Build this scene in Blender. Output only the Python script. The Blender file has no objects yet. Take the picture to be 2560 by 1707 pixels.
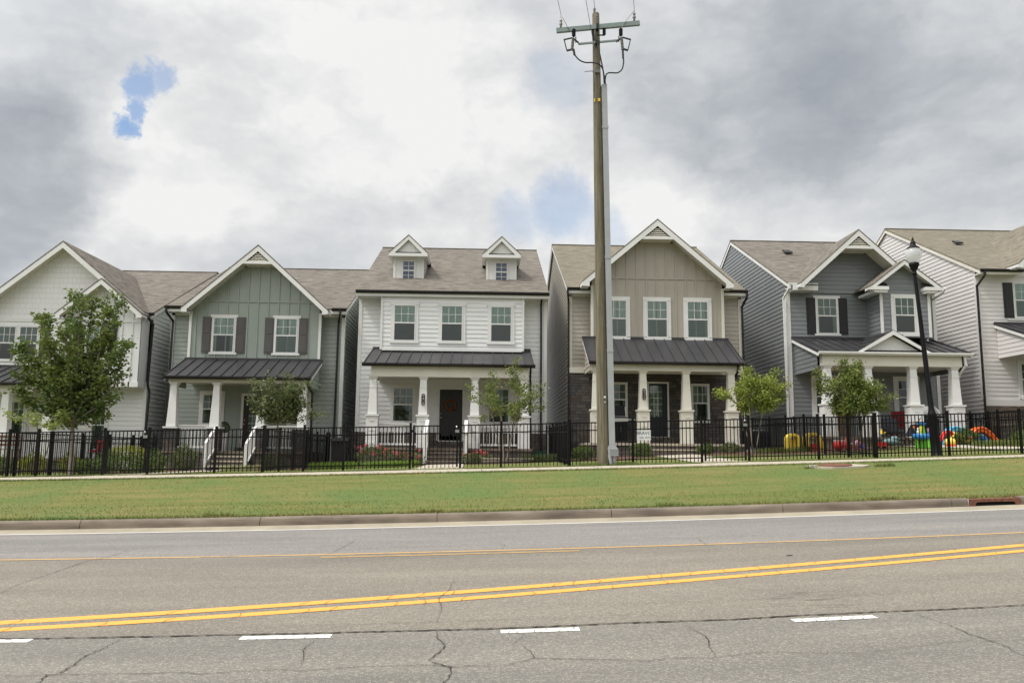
# Row of suburban houses above a sloping road, overcast daylight.
# light and sky constants (tuned here)
EXPO=.26; SUN_E=2.5; GLOW=1.1; SKYK=.14; SKY_BASE=.91; SKY_NOISE=.50
# (azimuth, elevation, radius in degrees, brightness change) of the large cloud masses
SKY_BLOBS=[(-31.5,17,8.5,-.36),(-30,25,7,-.24),(-22,18,7,.10),(-8,25,14,.10),(1,23,9,.08),(-11,13.5,7,-.09),(-2,16,5,-.12),
 (19,25,11,-.33),(31,22,14,-.27),(28,14,9,.02),(13.5,16.5,4,.10),(25,15.5,3.5,.08),(36,28,7,.06),(-16,21,4,-.07),(5,30,6,-.04),
 (-138,50,60,.25),(0,90,40,.15),(160,35,50,.1)]
SKY_HOLES=[(-23.4,22.5,1.05,.75),(-22.3,23.3,1.0,.6),(-23.6,21.3,.62,.8),(-23.9,20.2,.85,.9),(5.8,16.8,2.9,.5),(2.3,16.2,2.3,.35),(4.7,25.2,2.4,.2),(8.6,15.6,2,.3)]
import bpy, math, random
import numpy as np
from mathutils import Vector, Matrix
random.seed(7); RNG=np.random.default_rng(11)
R=math.radians
S=bpy.context.scene; COL=S.collection
# ---------------------------------------------------------------- camera
CAMZ=1.6; YAW,PITCH,ROLL=R(2.0),R(7.75),R(0.55)
cd=bpy.data.cameras.new('camera'); cam=bpy.data.objects.new('camera',cd); COL.objects.link(cam)
fwd=Vector((math.sin(YAW)*math.cos(PITCH),math.cos(YAW)*math.cos(PITCH),math.sin(PITCH)))
rt=Vector((math.cos(YAW),-math.sin(YAW),0)); up=rt.cross(fwd)
r2=rt*math.cos(ROLL)+up*math.sin(ROLL); u2=-rt*math.sin(ROLL)+up*math.cos(ROLL)
M=Matrix((r2,u2,-fwd)).transposed().to_4x4(); M.translation=(0,0,CAMZ)
cam.matrix_world=M
cd.sensor_width=36; cd.lens=2060/2560*36; cd.clip_end=2000; cd.clip_start=.1
S.camera=cam
# ---------------------------------------------------------------- sky
SUN_EL,SUN_AZ=R(58),R(250)      # azimuth measured from +Y clockwise: sun is behind the viewer, to the left
W=bpy.data.worlds.new('World'); S.world=W; W.use_nodes=True
nt=W.node_tree; N=nt.nodes; L=nt.links; N.clear()
def nd(t,**k):
    n=N.new(t)
    for a,b in k.items(): setattr(n,a,b)
    return n
out=nd('ShaderNodeOutputWorld'); bg=nd('ShaderNodeBackground'); L.new(bg.outputs[0],out.inputs[0])
sky=nd('ShaderNodeTexSky',sky_type='NISHITA',sun_disc=False,sun_elevation=SUN_EL,sun_rotation=SUN_AZ)
tc=nd('ShaderNodeTexCoord')
def wmath(op,a,b=None,clamp=False):
    n=nd('ShaderNodeMath',operation=op,use_clamp=clamp)
    for i,v in enumerate((a,b)):
        if v is None: continue
        if isinstance(v,(int,float)): n.inputs[i].default_value=v
        else: L.new(v,n.inputs[i])
    return n.outputs[0]
def wvec(op,a,b=None,scale=None):
    n=nd('ShaderNodeVectorMath',operation=op)
    L.new(a,n.inputs[0])
    if b is not None:
        if isinstance(b,(tuple,Vector)): n.inputs[1].default_value=b
        else: L.new(b,n.inputs[1])
    if scale is not None: n.inputs['Scale'].default_value=scale
    return n
def wnoise(v,scale,detail,rough=.55,dist=0):
    n=nd('ShaderNodeTexNoise'); n.inputs['Scale'].default_value=scale; n.inputs['Detail'].default_value=detail
    n.inputs['Roughness'].default_value=rough; n.inputs['Distortion'].default_value=dist
    L.new(v,n.inputs['Vector']); return n
D=tc.outputs['Generated']
w1=wnoise(D,3.2,6,.58); w1c=wvec('SUBTRACT',w1.outputs['Color'],(.5,.5,.5)); wsc=wvec('SCALE',w1c.outputs[0],scale=.30)
DW=wvec('ADD',D,wsc.outputs[0]); DW=wvec('NORMALIZE',DW.outputs[0]).outputs[0]
w3=wnoise(D,14,8,.68); w3s=wvec('SCALE',wvec('SUBTRACT',w3.outputs['Color'],(.5,.5,.5)).outputs[0],scale=.075)
DF=wvec('NORMALIZE',wvec('ADD',D,w3s.outputs[0]).outputs[0]).outputs[0]
def skydir(az,el): return Vector((math.sin(R(az))*math.cos(R(el)),math.cos(R(az))*math.cos(R(el)),math.sin(R(el))))
def blob(az,el,rad,soft=1.0,src=None):
    c=skydir(az,el); d=wvec('DOT_PRODUCT',src or DW,c).outputs['Value']
    m=nd('ShaderNodeMapRange',interpolation_type='SMOOTHERSTEP' if soft>.9 else 'SMOOTHSTEP'); L.new(d,m.inputs[0])
    m.inputs[1].default_value=math.cos(R(rad)); m.inputs[2].default_value=math.cos(R(rad*(1-soft)))
    m.inputs[3].default_value=0; m.inputs[4].default_value=1
    return m.outputs[0]
strD=nd('ShaderNodeMapping'); strD.inputs['Scale'].default_value=(1,1,1.9); L.new(D,strD.inputs[0])
nz=wnoise(strD.outputs[0],4.2,9,.60,.35); nf=wnoise(strD.outputs[0],1.7,5,.5,.2)
lum=wmath('ADD',wmath('MULTIPLY',wmath('SUBTRACT',nz.outputs['Fac'],.5),SKY_NOISE),SKY_BASE)
lum=wmath('ADD',lum,wmath('MULTIPLY',wmath('SUBTRACT',nf.outputs['Fac'],.5),.25))
nh=wnoise(strD.outputs[0],11,8,.62,.5); lum=wmath('ADD',lum,wmath('MULTIPLY',wmath('SUBTRACT',nh.outputs['Fac'],.5),.34))
bil=nd('ShaderNodeTexVoronoi',feature='SMOOTH_F1'); bil.inputs['Scale'].default_value=7.5; bil.inputs['Smoothness'].default_value=.35; bil.inputs['Detail'].default_value=3; bil.inputs['Roughness'].default_value=.6
L.new(wvec('ADD',strD.outputs[0],wsc.outputs[0]).outputs[0],bil.inputs['Vector']); lum=wmath('ADD',lum,wmath('MULTIPLY',wmath('SUBTRACT',.55,bil.outputs['Distance']),.22))
for az,el,rad,amp in SKY_BLOBS:
    lum=wmath('ADD',lum,wmath('MULTIPLY',blob(az,el,rad),amp))
ramp=nd('ShaderNodeValToRGB'); L.new(lum,ramp.inputs[0])
cr=ramp.color_ramp; cr.elements[0].position=.0; cr.elements[0].color=(.25,.275,.305,1)
cr.elements[1].position=.95; cr.elements[1].color=(.745,.745,.74,1)
e=cr.elements.new(.40); e.color=(.39,.415,.445,1)
e=cr.elements.new(.62); e.color=(.52,.54,.56,1)
e=cr.elements.new(.80); e.color=(.63,.635,.64,1)
skm=nd('ShaderNodeMix',data_type='RGBA',blend_type='MULTIPLY'); skm.inputs[0].default_value=1
L.new(sky.outputs[0],skm.inputs[6]); skm.inputs[7].default_value=(SKYK,SKYK,SKYK,1)
hole=None
for az,el,rad,amp in SKY_HOLES:
    b=wmath('MULTIPLY',blob(az,el,rad*1.15,.98,DF),amp*1.1,True); hole=b if hole is None else wmath('MAXIMUM',hole,b)
mx=nd('ShaderNodeMix',data_type='RGBA'); L.new(hole,mx.inputs[0]); L.new(ramp.outputs[0],mx.inputs[6]); L.new(skm.outputs[2],mx.inputs[7])
L.new(mx.outputs[2],bg.inputs[0])
# the veiled sun and the high cloud around it are much brighter than the low sky ahead
gl_=wmath('ADD',wmath('MULTIPLY',blob(math.degrees(SUN_AZ)-360,math.degrees(SUN_EL),75,1.0,D),GLOW),wmath('MULTIPLY',blob(180,55,70,1.0,D),GLOW*.45))
gl_=wmath('ADD',gl_,wmath('MULTIPLY',blob(180,4,75,1.0,D),-.55)); L.new(wmath('ADD',gl_,1.0),bg.inputs[1])
W.cycles.sampling_method='MANUAL'; W.cycles.sample_map_resolution=512
sl=bpy.data.lights.new('sun','SUN'); so=bpy.data.objects.new('sun',sl); COL.objects.link(so)
sl.energy=SUN_E; sl.angle=R(12); sl.color=(1,.96,.90)
sdir=Vector((math.sin(SUN_AZ)*math.cos(SUN_EL),math.cos(SUN_AZ)*math.cos(SUN_EL),math.sin(SUN_EL)))
so.rotation_euler=sdir.to_track_quat('Z','Y').to_euler(); so.location=(-20,-20,40)
S.view_settings.view_transform='Standard'; S.view_settings.look='None'; S.view_settings.exposure=EXPO; S.view_settings.gamma=1
S.cycles.use_denoising=True; S.cycles.max_bounces=6; S.cycles.transparent_max_bounces=16
S.cycles.diffuse_bounces=4; S.cycles.glossy_bounces=2; S.cycles.sample_clamp_indirect=4
# ---------------------------------------------------------------- helpers
def xat(px,Y):      # where a column of the photograph meets the vertical plane Y (design helper)
    v=r2*(px-1280)/2060+fwd-u2*(1130-853)/2060
    return v.x*Y/v.y
class MB:
    def __init__(s): s.v=[]; s.f=[]; s.sm=[]
    def add(s,vs,fs,smooth=False):
        b=len(s.v); s.v+= [tuple(q) for q in vs]; s.f+=[tuple(b+i for i in f) for f in fs]; s.sm+=[smooth]*len(fs)
        return s
    def poly(s,pts): return s.add(pts,[range(len(pts))])
    def box(s,x0,x1,y0,y1,z0,z1):
        return s.add([(x0,y0,z0),(x1,y0,z0),(x1,y1,z0),(x0,y1,z0),(x0,y0,z1),(x1,y0,z1),(x1,y1,z1),(x0,y1,z1)],
          [(3,2,1,0),(4,5,6,7),(0,1,5,4),(1,2,6,5),(2,3,7,6),(3,0,4,7)])
    def prism(s,pts,d):     # polygon pts extruded by d
        d=Vector(d); n=len(pts); a=[Vector(p) for p in pts]; b=[p+d for p in a]
        nn=(a[1]-a[0]).cross(a[2]-a[1])
        fs=[tuple(range(n)),tuple(range(2*n-1,n-1,-1))]+[(i,n+i,n+(i+1)%n,(i+1)%n) for i in range(n)]
        if nn.dot(d)>0: fs=[tuple(reversed(f)) for f in fs]
        return s.add(a+b,fs)
    def bar(s,a,b,w,h,upv=(0,0,1)):   # box beam from a to b
        a=Vector(a);b=Vector(b);t=(b-a).normalized();u=Vector(upv)
        sd=t.cross(u)
        if sd.length<1e-4: sd=t.cross(Vector((0,1,0)))
        sd.normalize();u=sd.cross(t)
        c=[(-w/2,-h/2),(w/2,-h/2),(w/2,h/2),(-w/2,h/2)]
        vs=[a+sd*x+u*y for x,y in c]+[b+sd*x+u*y for x,y in c]
        return s.add(vs,[(3,2,1,0),(4,5,6,7),(0,1,5,4),(1,2,6,5),(2,3,7,6),(3,0,4,7)])
    def tube(s,pts,r,n=8,cap=True):
        pts=[Vector(p) for p in pts]; rs=r if isinstance(r,(list,tuple)) else [r]*len(pts)
        vs=[];px=None
        for i,p in enumerate(pts):
            t=(pts[min(i+1,len(pts)-1)]-pts[max(i-1,0)]).normalized()
            if px is None:
                px=t.cross(Vector((0,0,1)))
                if px.length<1e-3: px=Vector((1,0,0))
            px=(px-t*px.dot(t)).normalized(); py=t.cross(px)
            for k in range(n):
                a=2*math.pi*k/n; vs.append(p+px*math.cos(a)*rs[i]+py*math.sin(a)*rs[i])
        fs=[(i*n+k,i*n+(k+1)%n,(i+1)*n+(k+1)%n,(i+1)*n+k) for i in range(len(pts)-1) for k in range(n)]
        s.add(vs,fs,True)
        if cap: s.add(vs[:n],[tuple(reversed(range(n)))]); s.add(vs[-n:],[tuple(range(n))])
        return s
    def lathe(s,prof,c=(0,0,0),n=20):   # prof: (r,z)
        c=Vector(c); vs=[c+Vector((r*math.cos(2*math.pi*k/n),r*math.sin(2*math.pi*k/n),z)) for r,z in prof for k in range(n)]
        fs=[(i*n+k,i*n+(k+1)%n,(i+1)*n+(k+1)%n,(i+1)*n+k) for i in range(len(prof)-1) for k in range(n)]
        return s.add(vs,fs,True)
    def ball(s,c,rx,ry,rz,n=14,m=8,jit=0,z0=-1.0):
        c=Vector(c);vs=[];
        for i in range(m+1):
            t=math.pi*i/m; 
            for k in range(n):
                a=2*math.pi*k/n; q=1+random.uniform(-jit,jit)
                vs.append(c+Vector((rx*math.sin(t)*math.cos(a)*q,ry*math.sin(t)*math.sin(a)*q,rz*max(math.cos(t),z0)*q)))
        fs=[(i*n+k,(i+1)*n+k,(i+1)*n+(k+1)%n,i*n+(k+1)%n) for i in range(m) for k in range(n)]
        return s.add(vs,fs,True)
    def build(s,name,mat,parent=None,label=None,mods=None):
        me=bpy.data.meshes.new(name)
        o0=parent['org'] if parent is not None and 'org' in parent else (0,0,0)
        o0=Vector(o0)
        me.from_pydata([tuple(Vector(v)-o0) for v in s.v],[],s.f)
        me.validate(clean_customdata=False)
        uv=me.uv_layers.new(name='UVMap')
        V=[Vector(v.co)+o0 for v in me.vertices]
        dat=[0.0]*(2*len(me.loops))
        for p in me.polygons:
            n=p.normal
            u=Vector((1,0,0)) if abs(n.z)>.999 else Vector((0,0,1)).cross(n).normalized()
            v=n.cross(u)
            for li in p.loop_indices:
                q=V[me.loops[li].vertex_index]; dat[2*li]=q.dot(u); dat[2*li+1]=q.dot(v)
        uv.data.foreach_set('uv',dat)
        if any(s.sm) and len(s.sm)==len(me.polygons): me.polygons.foreach_set('use_smooth',s.sm)
        for m in (mat if isinstance(mat,(list,tuple)) else [mat]): me.materials.append(m)
        ob=bpy.data.objects.new(name,me); COL.objects.link(ob)
        if parent is not None: ob.parent=parent; ob['org']=tuple(o0)
        if label: ob['label']=label
        return ob
def thing(name,label,cat,loc,group=None):
    e=bpy.data.objects.new(name,None); COL.objects.link(e); e.location=loc; e['org']=tuple(loc)
    e['label']=label; e['category']=cat; e.empty_display_size=.2
    if group: e['group']=group
    return e
def tag(o,label,cat,group=None):
    o['label']=label;o['category']=cat
    if group:o['group']=group
    return o
def struct(o,kind='structure',label=None):
    o['kind']=kind
    if label:o['label']=label
    return o
def copy_tree(o,loc=None,rotz=None,label=None,parent=None):
    c=o.copy(); COL.objects.link(c); c.parent=parent
    if loc is not None: c.location=loc
    if rotz is not None: c.rotation_euler=(0,0,rotz)
    if label: c['label']=label
    for ch in list(o.children): copy_tree(ch,parent=c)
    return c
def text_mesh(name,body,size,loc,mat,parent,rotx=math.pi/2,extr=.004,align='CENTER'):
    cu=bpy.data.curves.new('tmp','FONT'); cu.body=body; cu.size=size; cu.align_x=align; cu.align_y='CENTER'; cu.extrude=extr
    t=bpy.data.objects.new('tmp',cu); COL.objects.link(t); bpy.context.view_layer.update()
    me=bpy.data.meshes.new_from_object(t.evaluated_get(bpy.context.evaluated_depsgraph_get()))
    bpy.data.objects.remove(t); me.name=name; me.materials.clear(); me.materials.append(mat)
    ob=bpy.data.objects.new(name,me); COL.objects.link(ob); o0=Vector(parent['org']) if parent else Vector()
    me.transform(Matrix.Translation(Vector(loc)-o0)@Matrix.Rotation(rotx,4,'X'))
    if parent: ob.parent=parent
    return ob
# ---------------------------------------------------------------- materials
def mat(name,col,rough=.6,var=.08,vscale=3.0,bump=0,bscale=60,metal=0,spec=.4,col2=None,coat=0,emit=None,stretch=(1,1,1),detail=6,trans=0):
    m=bpy.data.materials.new(name); m.use_nodes=True; t=m.node_tree; b=t.nodes['Principled BSDF']
    b.inputs['Roughness'].default_value=rough; b.inputs['Metallic'].default_value=metal; b.inputs['Specular IOR Level'].default_value=spec
    if coat: b.inputs['Coat Weight'].default_value=coat
    tcn=t.nodes.new('ShaderNodeTexCoord'); g=t.nodes.new('ShaderNodeNewGeometry'); mp=t.nodes.new('ShaderNodeMapping'); t.links.new(g.outputs['Position'],mp.inputs[0]); mp.inputs['Scale'].default_value=stretch
    nz=t.nodes.new('ShaderNodeTexNoise'); nz.inputs['Scale'].default_value=vscale; nz.inputs['Detail'].default_value=detail; t.links.new(mp.outputs[0],nz.inputs['Vector'])
    mx=t.nodes.new('ShaderNodeMix'); mx.data_type='RGBA'; cr=t.nodes.new('ShaderNodeMapRange'); t.links.new(nz.outputs['Fac'],cr.inputs[0]); cr.inputs[1].default_value=.3; cr.inputs[2].default_value=.7
    t.links.new(cr.outputs[0],mx.inputs[0])
    c2=col2 or tuple(c*(1+var) for c in col); c1=col if col2 else tuple(c*(1-var) for c in col)
    mx.inputs[6].default_value=(*c1,1); mx.inputs[7].default_value=(*c2,1); t.links.new(mx.outputs[2],b.inputs['Base Color'])
    if bump:
        n2=t.nodes.new('ShaderNodeTexNoise'); n2.inputs['Scale'].default_value=bscale; n2.inputs['Detail'].default_value=4; t.links.new(g.outputs['Position'],n2.inputs['Vector'])
        bp=t.nodes.new('ShaderNodeBump'); bp.inputs['Strength'].default_value=bump; bp.inputs['Distance'].default_value=.01; t.links.new(n2.outputs['Fac'],bp.inputs['Height']); t.links.new(bp.outputs[0],b.inputs['Normal'])
    if emit: b.inputs['Emission Color'].default_value=(*emit,1); b.inputs['Emission Strength'].default_value=1
    m['mix']=0
    return m
MT={}
MT['white']=mat('white_paint',(.67,.67,.655),.5,.04,1.5)
MT['white_siding']=mat('white_siding',(.67,.675,.67),.36,.03,1.0,spec=.75,stretch=(1,1,1))
MT['ivory']=mat('ivory_trim',(.64,.615,.54),.5,.05,1.5)
MT['sage']=mat('sage_siding',(.262,.298,.265),.36,.05,1.0,spec=.8,stretch=(1,1,1))
MT['taupe']=mat('taupe_siding',(.36,.328,.272),.36,.05,1.0,spec=.8,stretch=(1,1,1))
MT['gray']=mat('gray_siding',(.158,.170,.176),.36,.06,1.0,spec=.85,stretch=(1,1,1))
MT['palebeige']=mat('pale_siding',(.60,.575,.56),.36,.05,1.0,spec=.8,stretch=(1,1,1))
MT['black']=mat('black_metal',(.004,.004,.0045),.45,.2,8,spec=.2)
MT['gutter']=mat('dark_gutter',(.013,.012,.012),.4,.15,4)
MT['metalroof']=mat('metal_roof',(.032,.031,.034),.42,.12,1.2,spec=.5)
MT['shutter_gray']=mat('shutter_gray',(.088,.082,.080),.55,.06)
MT['shutter_dark']=mat('shutter_dark',(.018,.018,.02),.5,.1)
MT['door_dark']=mat('door_dark',(.012,.012,.013),.4,.2)
MT['door_brown']=mat('door_brown',(.028,.014,.010),.4,.2)
MT['door_navy']=mat('door_navy',(.010,.014,.022),.4,.2)
MT['chrome']=mat('satin_metal',(.5,.5,.5),.3,.05,metal=1)
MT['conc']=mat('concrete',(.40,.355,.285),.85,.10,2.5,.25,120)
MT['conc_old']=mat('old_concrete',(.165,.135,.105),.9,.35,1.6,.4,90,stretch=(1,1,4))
MT['gutterpan']=mat('gutter_concrete',(.30,.265,.20),.9,.15,2,.3,120)
MT['mulch']=mat('mulch',(.075,.038,.024),.95,0,14,.9,70,col2=(.15,.08,.055))
MT['bark']=mat('bark',(.16,.13,.10),.9,.3,10,.5,60)
MT['bark_grey']=mat('bark_grey',(.22,.19,.16),.9,.3,10,.5,60)
MT['galv']=mat('grey_conduit',(.33,.345,.36),.5,.06,3)
MT['steel']=mat('steel_arm',(.20,.25,.245),.45,.08,4)
MT['iron']=mat('rusty_iron',(.16,.065,.04),.8,.35,18,.4,60)
MT['hole']=mat('dark_cavity',(.004,.004,.004),.9,0)
MT['yellow_toy']=mat('yellow_plastic',(.88,.66,.10),.35,.05)
MT['red_toy']=mat('red_plastic',(.55,.03,.02),.35,.05)
MT['blue_toy']=mat('blue_plastic',(.04,.22,.55),.35,.05)
MT['sky_toy']=mat('light_blue_plastic',(.10,.42,.65),.35,.05)
MT['green_toy']=mat('green_plastic',(.14,.50,.03),.35,.05)
MT['orange_toy']=mat('orange_plastic',(.75,.13,.02),.35,.05)
MT['purple_toy']=mat('purple_plastic',(.20,.16,.50),.35,.05)
MT['teal_toy']=mat('grey_teal_plastic',(.14,.22,.22),.4,.05)
MT['pink_toy']=mat('pink_plastic',(.55,.25,.35),.4,.05)
MT['fabric_black']=mat('black_fabric',(.012,.013,.018),.9,.2,20)
MT['red_chair']=mat('red_painted_wood',(.22,.012,.015),.5,.1)
MT['stainless']=mat('stainless',(.55,.55,.54),.3,.06,4,metal=.8)
MT['cream_box']=mat('cream_paper',(.7,.66,.55),.7,.04)
MT['sign_white']=mat('sign_white',(.72,.74,.74),.5,.02)
MT['sign_ink']=mat('sign_ink',(.03,.07,.06),.5,.02)
MT['digit']=mat('white_digits',(.75,.75,.75),.5,.02)
MT['tagy']=mat('yellow_tag',(.75,.5,.03),.5,.02)
MT['cable']=mat('black_cable',(.012,.012,.012),.5,.1)
MT['porcelain']=mat('grey_insulator',(.20,.19,.185),.3,.1)
MT['wire']=mat('aluminium_wire',(.18,.18,.18),.5,.1)
MT['bluebin']=mat('dark_lid',(.01,.01,.011),.6,.1)
MT['green_hose']=mat('green_hose',(.01,.10,.05),.5,.1)
MT['wood_deck']=mat('deck_wood',(.14,.09,.06),.8,.2,6)
def leafmat(name,c1,c2,sc=1.2):
    m=mat(name,c1,.55,0,sc,col2=c2,spec=.25); t=m.node_tree; b=t.nodes['Principled BSDF']
    tr=t.nodes.new('ShaderNodeBsdfTranslucent'); ms=t.nodes.new('ShaderNodeMixShader'); ms.inputs[0].default_value=.28
    mx=[n for n in t.nodes if n.type=='MIX'][0]; t.links.new(mx.outputs[2],tr.inputs[0])
    o=[n for n in t.nodes if n.type=='OUTPUT_MATERIAL'][0]
    t.links.new(b.outputs[0],ms.inputs[1]); t.links.new(tr.outputs[0],ms.inputs[2]); t.links.new(ms.outputs[0],o.inputs[0]); return m
MT['leaf_maple']=leafmat('maple_leaf',(.07,.115,.032),(.21,.26,.065))
MT['leaf_dark']=leafmat('dark_leaf',(.06,.09,.03),(.16,.19,.075))
MT['leaf_olive']=leafmat('olive_leaf',(.085,.115,.045),(.21,.235,.10),2.5)
MT['leaf_light']=leafmat('light_leaf',(.16,.22,.035),(.32,.36,.08),2.5)
MT['leaf_mid']=leafmat('mid_leaf',(.09,.14,.035),(.25,.28,.07),2.5)
MT['leaf_yellow']=leafmat('yellow_leaf',(.13,.17,.025),(.33,.33,.045),4)
MT['leaf_shrub']=leafmat('shrub_leaf',(.045,.085,.022),(.14,.185,.045),3)
MT['leaf_lime']=leafmat('lime_leaf',(.14,.24,.03),(.28,.40,.07),4)
MT['leaf_vari']=leafmat('variegated_leaf',(.30,.32,.14),(.45,.45,.25),4)
MT['petal']=leafmat('pink_petal',(.60,.08,.12),(.75,.20,.22),9)
MT['wreath']=leafmat('wreath',(.20,.05,.02),(.35,.12,.03),20)
# --- shingles / stone / roads need their own node trees
def mk(name):
    m=bpy.data.materials.new(name); m.use_nodes=True; t=m.node_tree; return m,t,t.nodes['Principled BSDF']
def lk(t,a,b): t.links.new(a,b)
def nn(t,ty,**k):
    n=t.nodes.new(ty)
    for a,b in k.items(): setattr(n,a,b)
    return n
def tmix(t,f,a,b,bt='MIX'):
    n=nn(t,'ShaderNodeMix',data_type='RGBA',blend_type=bt)
    for i,v in ((0,f),(6,a),(7,b)):
        if isinstance(v,(int,float)): n.inputs[i].default_value=v
        elif isinstance(v,tuple): n.inputs[i].default_value=(*v,1) if len(v)==3 else v
        else: lk(t,v,n.inputs[i])
    return n.outputs[2]
def tm(t,op,a,b=None,c=None,clamp=False):
    n=nn(t,'ShaderNodeMath',operation=op,use_clamp=clamp)
    for i,v in enumerate((a,b,c)):
        if v is None: continue
        if isinstance(v,(int,float)): n.inputs[i].default_value=v
        else: lk(t,v,n.inputs[i])
    return n.outputs[0]
def tnoise(t,v,s,d=5,r=.55):
    n=nn(t,'ShaderNodeTexNoise'); n.inputs['Scale'].default_value=s;n.inputs['Detail'].default_value=d;n.inputs['Roughness'].default_value=r
    if v is not None: lk(t,v,n.inputs['Vector'])
    return n.outputs['Fac']
def tmap(t,v,a,b,c=0,d=1):
    n=nn(t,'ShaderNodeMapRange'); lk(t,v,n.inputs[0])
    for i,q in enumerate((a,b,c,d)): n.inputs[i+1].default_value=q
    return n.outputs[0]
def shingle(name,c1,c2,c3):
    m,t,b=mk(name); u=nn(t,'ShaderNodeUVMap').outputs[0]
    br=nn(t,'ShaderNodeTexBrick'); lk(t,u,br.inputs['Vector']); br.inputs['Scale'].default_value=1
    br.inputs['Brick Width'].default_value=.26; br.inputs['Row Height'].default_value=.14; br.inputs['Mortar Size'].default_value=.006; br.inputs['Bias'].default_value=0
    br.inputs['Color1'].default_value=(*c1,1); br.inputs['Color2'].default_value=(*c2,1); br.inputs['Mortar'].default_value=(*[x*.5 for x in c1],1); br.offset=.37; br.squash=1.3; br.squash_frequency=3
    mp=nn(t,'ShaderNodeMapping'); lk(t,u,mp.inputs[0]); mp.inputs['Scale'].default_value=(1,4.5,1)
    n1=tnoise(t,mp.outputs[0],1.5,6,.75); f=tmap(t,n1,.43,.60)
    col=tmix(t,tm(t,'MULTIPLY',f,.8),br.outputs['Color'],c3)
    n2=tnoise(t,u,.35,3); col=tmix(t,1.0,col,tmix(t,n2,(.86,.86,.86),(1.12,1.12,1.12)),'MULTIPLY')
    lk(t,col,b.inputs['Base Color']); b.inputs['Roughness'].default_value=.92; b.inputs['Specular IOR Level'].default_value=.2
    bp=nn(t,'ShaderNodeBump'); bp.inputs['Strength'].default_value=.6; bp.inputs['Distance'].default_value=.02; lk(t,tm(t,'ADD',br.outputs['Fac'],tm(t,'MULTIPLY',tnoise(t,u,40,3),-.4)),bp.inputs['Height']); bp.invert=True
    lk(t,bp.outputs[0],b.inputs['Normal']); return m
MT['shingle']=shingle('asphalt_shingle',(.150,.134,.114),(.088,.080,.070),(.245,.218,.185))
MT['shingle_tan']=shingle('tan_shingle',(.185,.166,.128),(.13,.117,.092),(.235,.21,.16))
def stone(name,cols,w=.42,h=.105):
    m,t,b=mk(name); u=nn(t,'ShaderNodeUVMap').outputs[0]
    dn=nn(t,'ShaderNodeTexNoise'); dn.inputs['Scale'].default_value=1.2; lk(t,u,dn.inputs['Vector'])
    va=nn(t,'ShaderNodeVectorMath',operation='MULTIPLY_ADD'); lk(t,dn.outputs['Color'],va.inputs[0]); va.inputs[1].default_value=(.06,.04,0); lk(t,u,va.inputs[2])
    def B(w_,h_,off):
        br=nn(t,'ShaderNodeTexBrick'); lk(t,va.outputs[0],br.inputs['Vector']); br.inputs['Scale'].default_value=1; br.inputs['Brick Width'].default_value=w_; br.inputs['Row Height'].default_value=h_
        br.inputs['Mortar Size'].default_value=.006; br.inputs['Mortar Smooth'].default_value=.3; br.inputs['Color1'].default_value=(0,0,0,1); br.inputs['Color2'].default_value=(1,1,1,1); br.inputs['Mortar'].default_value=(.5,.5,.5,1); br.offset=off; br.squash=.6; br.squash_frequency=3; return br
    b1=B(w,h,.43); b2=B(w*1.7,h*2,.3)
    rp=nn(t,'ShaderNodeValToRGB'); lk(t,tm(t,'ADD',tm(t,'MULTIPLY',b1.outputs['Color'],.55),tm(t,'MULTIPLY',b2.outputs['Color'],.45)),rp.inputs[0])
    el=rp.color_ramp.elements
    for i in range(len(cols)-2): el.new((i+1)/(len(cols)-1))
    for i,c in enumerate(cols): el[i].position=i/(len(cols)-1); el[i].color=(*c,1)
    col=tmix(t,1.0,rp.outputs[0],tmix(t,tnoise(t,u,9,5),(.7,.7,.7),(1.35,1.35,1.35)),'MULTIPLY')
    col=tmix(t,tm(t,'MULTIPLY',b1.outputs['Fac'],.85),col,(.012,.011,.010))
    lk(t,col,b.inputs['Base Color']); b.inputs['Roughness'].default_value=.9
    bp=nn(t,'ShaderNodeBump'); bp.inputs['Strength'].default_value=1; bp.inputs['Distance'].default_value=.03
    lk(t,tm(t,'ADD',tm(t,'MULTIPLY',b1.outputs['Fac'],-1),tm(t,'ADD',tm(t,'MULTIPLY',b1.outputs['Color'],.5),tm(t,'MULTIPLY',tnoise(t,u,14,5),.5))),bp.inputs['Height']); lk(t,bp.outputs[0],b.inputs['Normal']); return m
MT['stone']=stone('ledge_stone',[(.03,.027,.026),(.08,.068,.06),(.052,.053,.056),(.115,.10,.088),(.065,.048,.04),(.165,.16,.152)],.40,.125)
MT['brick']=stone('stack_brick',[(.05,.045,.042),(.13,.11,.09),(.075,.065,.056),(.17,.15,.125)],.30,.15)
MT['fieldstone']=stone('warm_stone',[(.10,.075,.05),(.17,.12,.08),(.08,.07,.06),(.2,.15,.10)],.4,.09)
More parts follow.
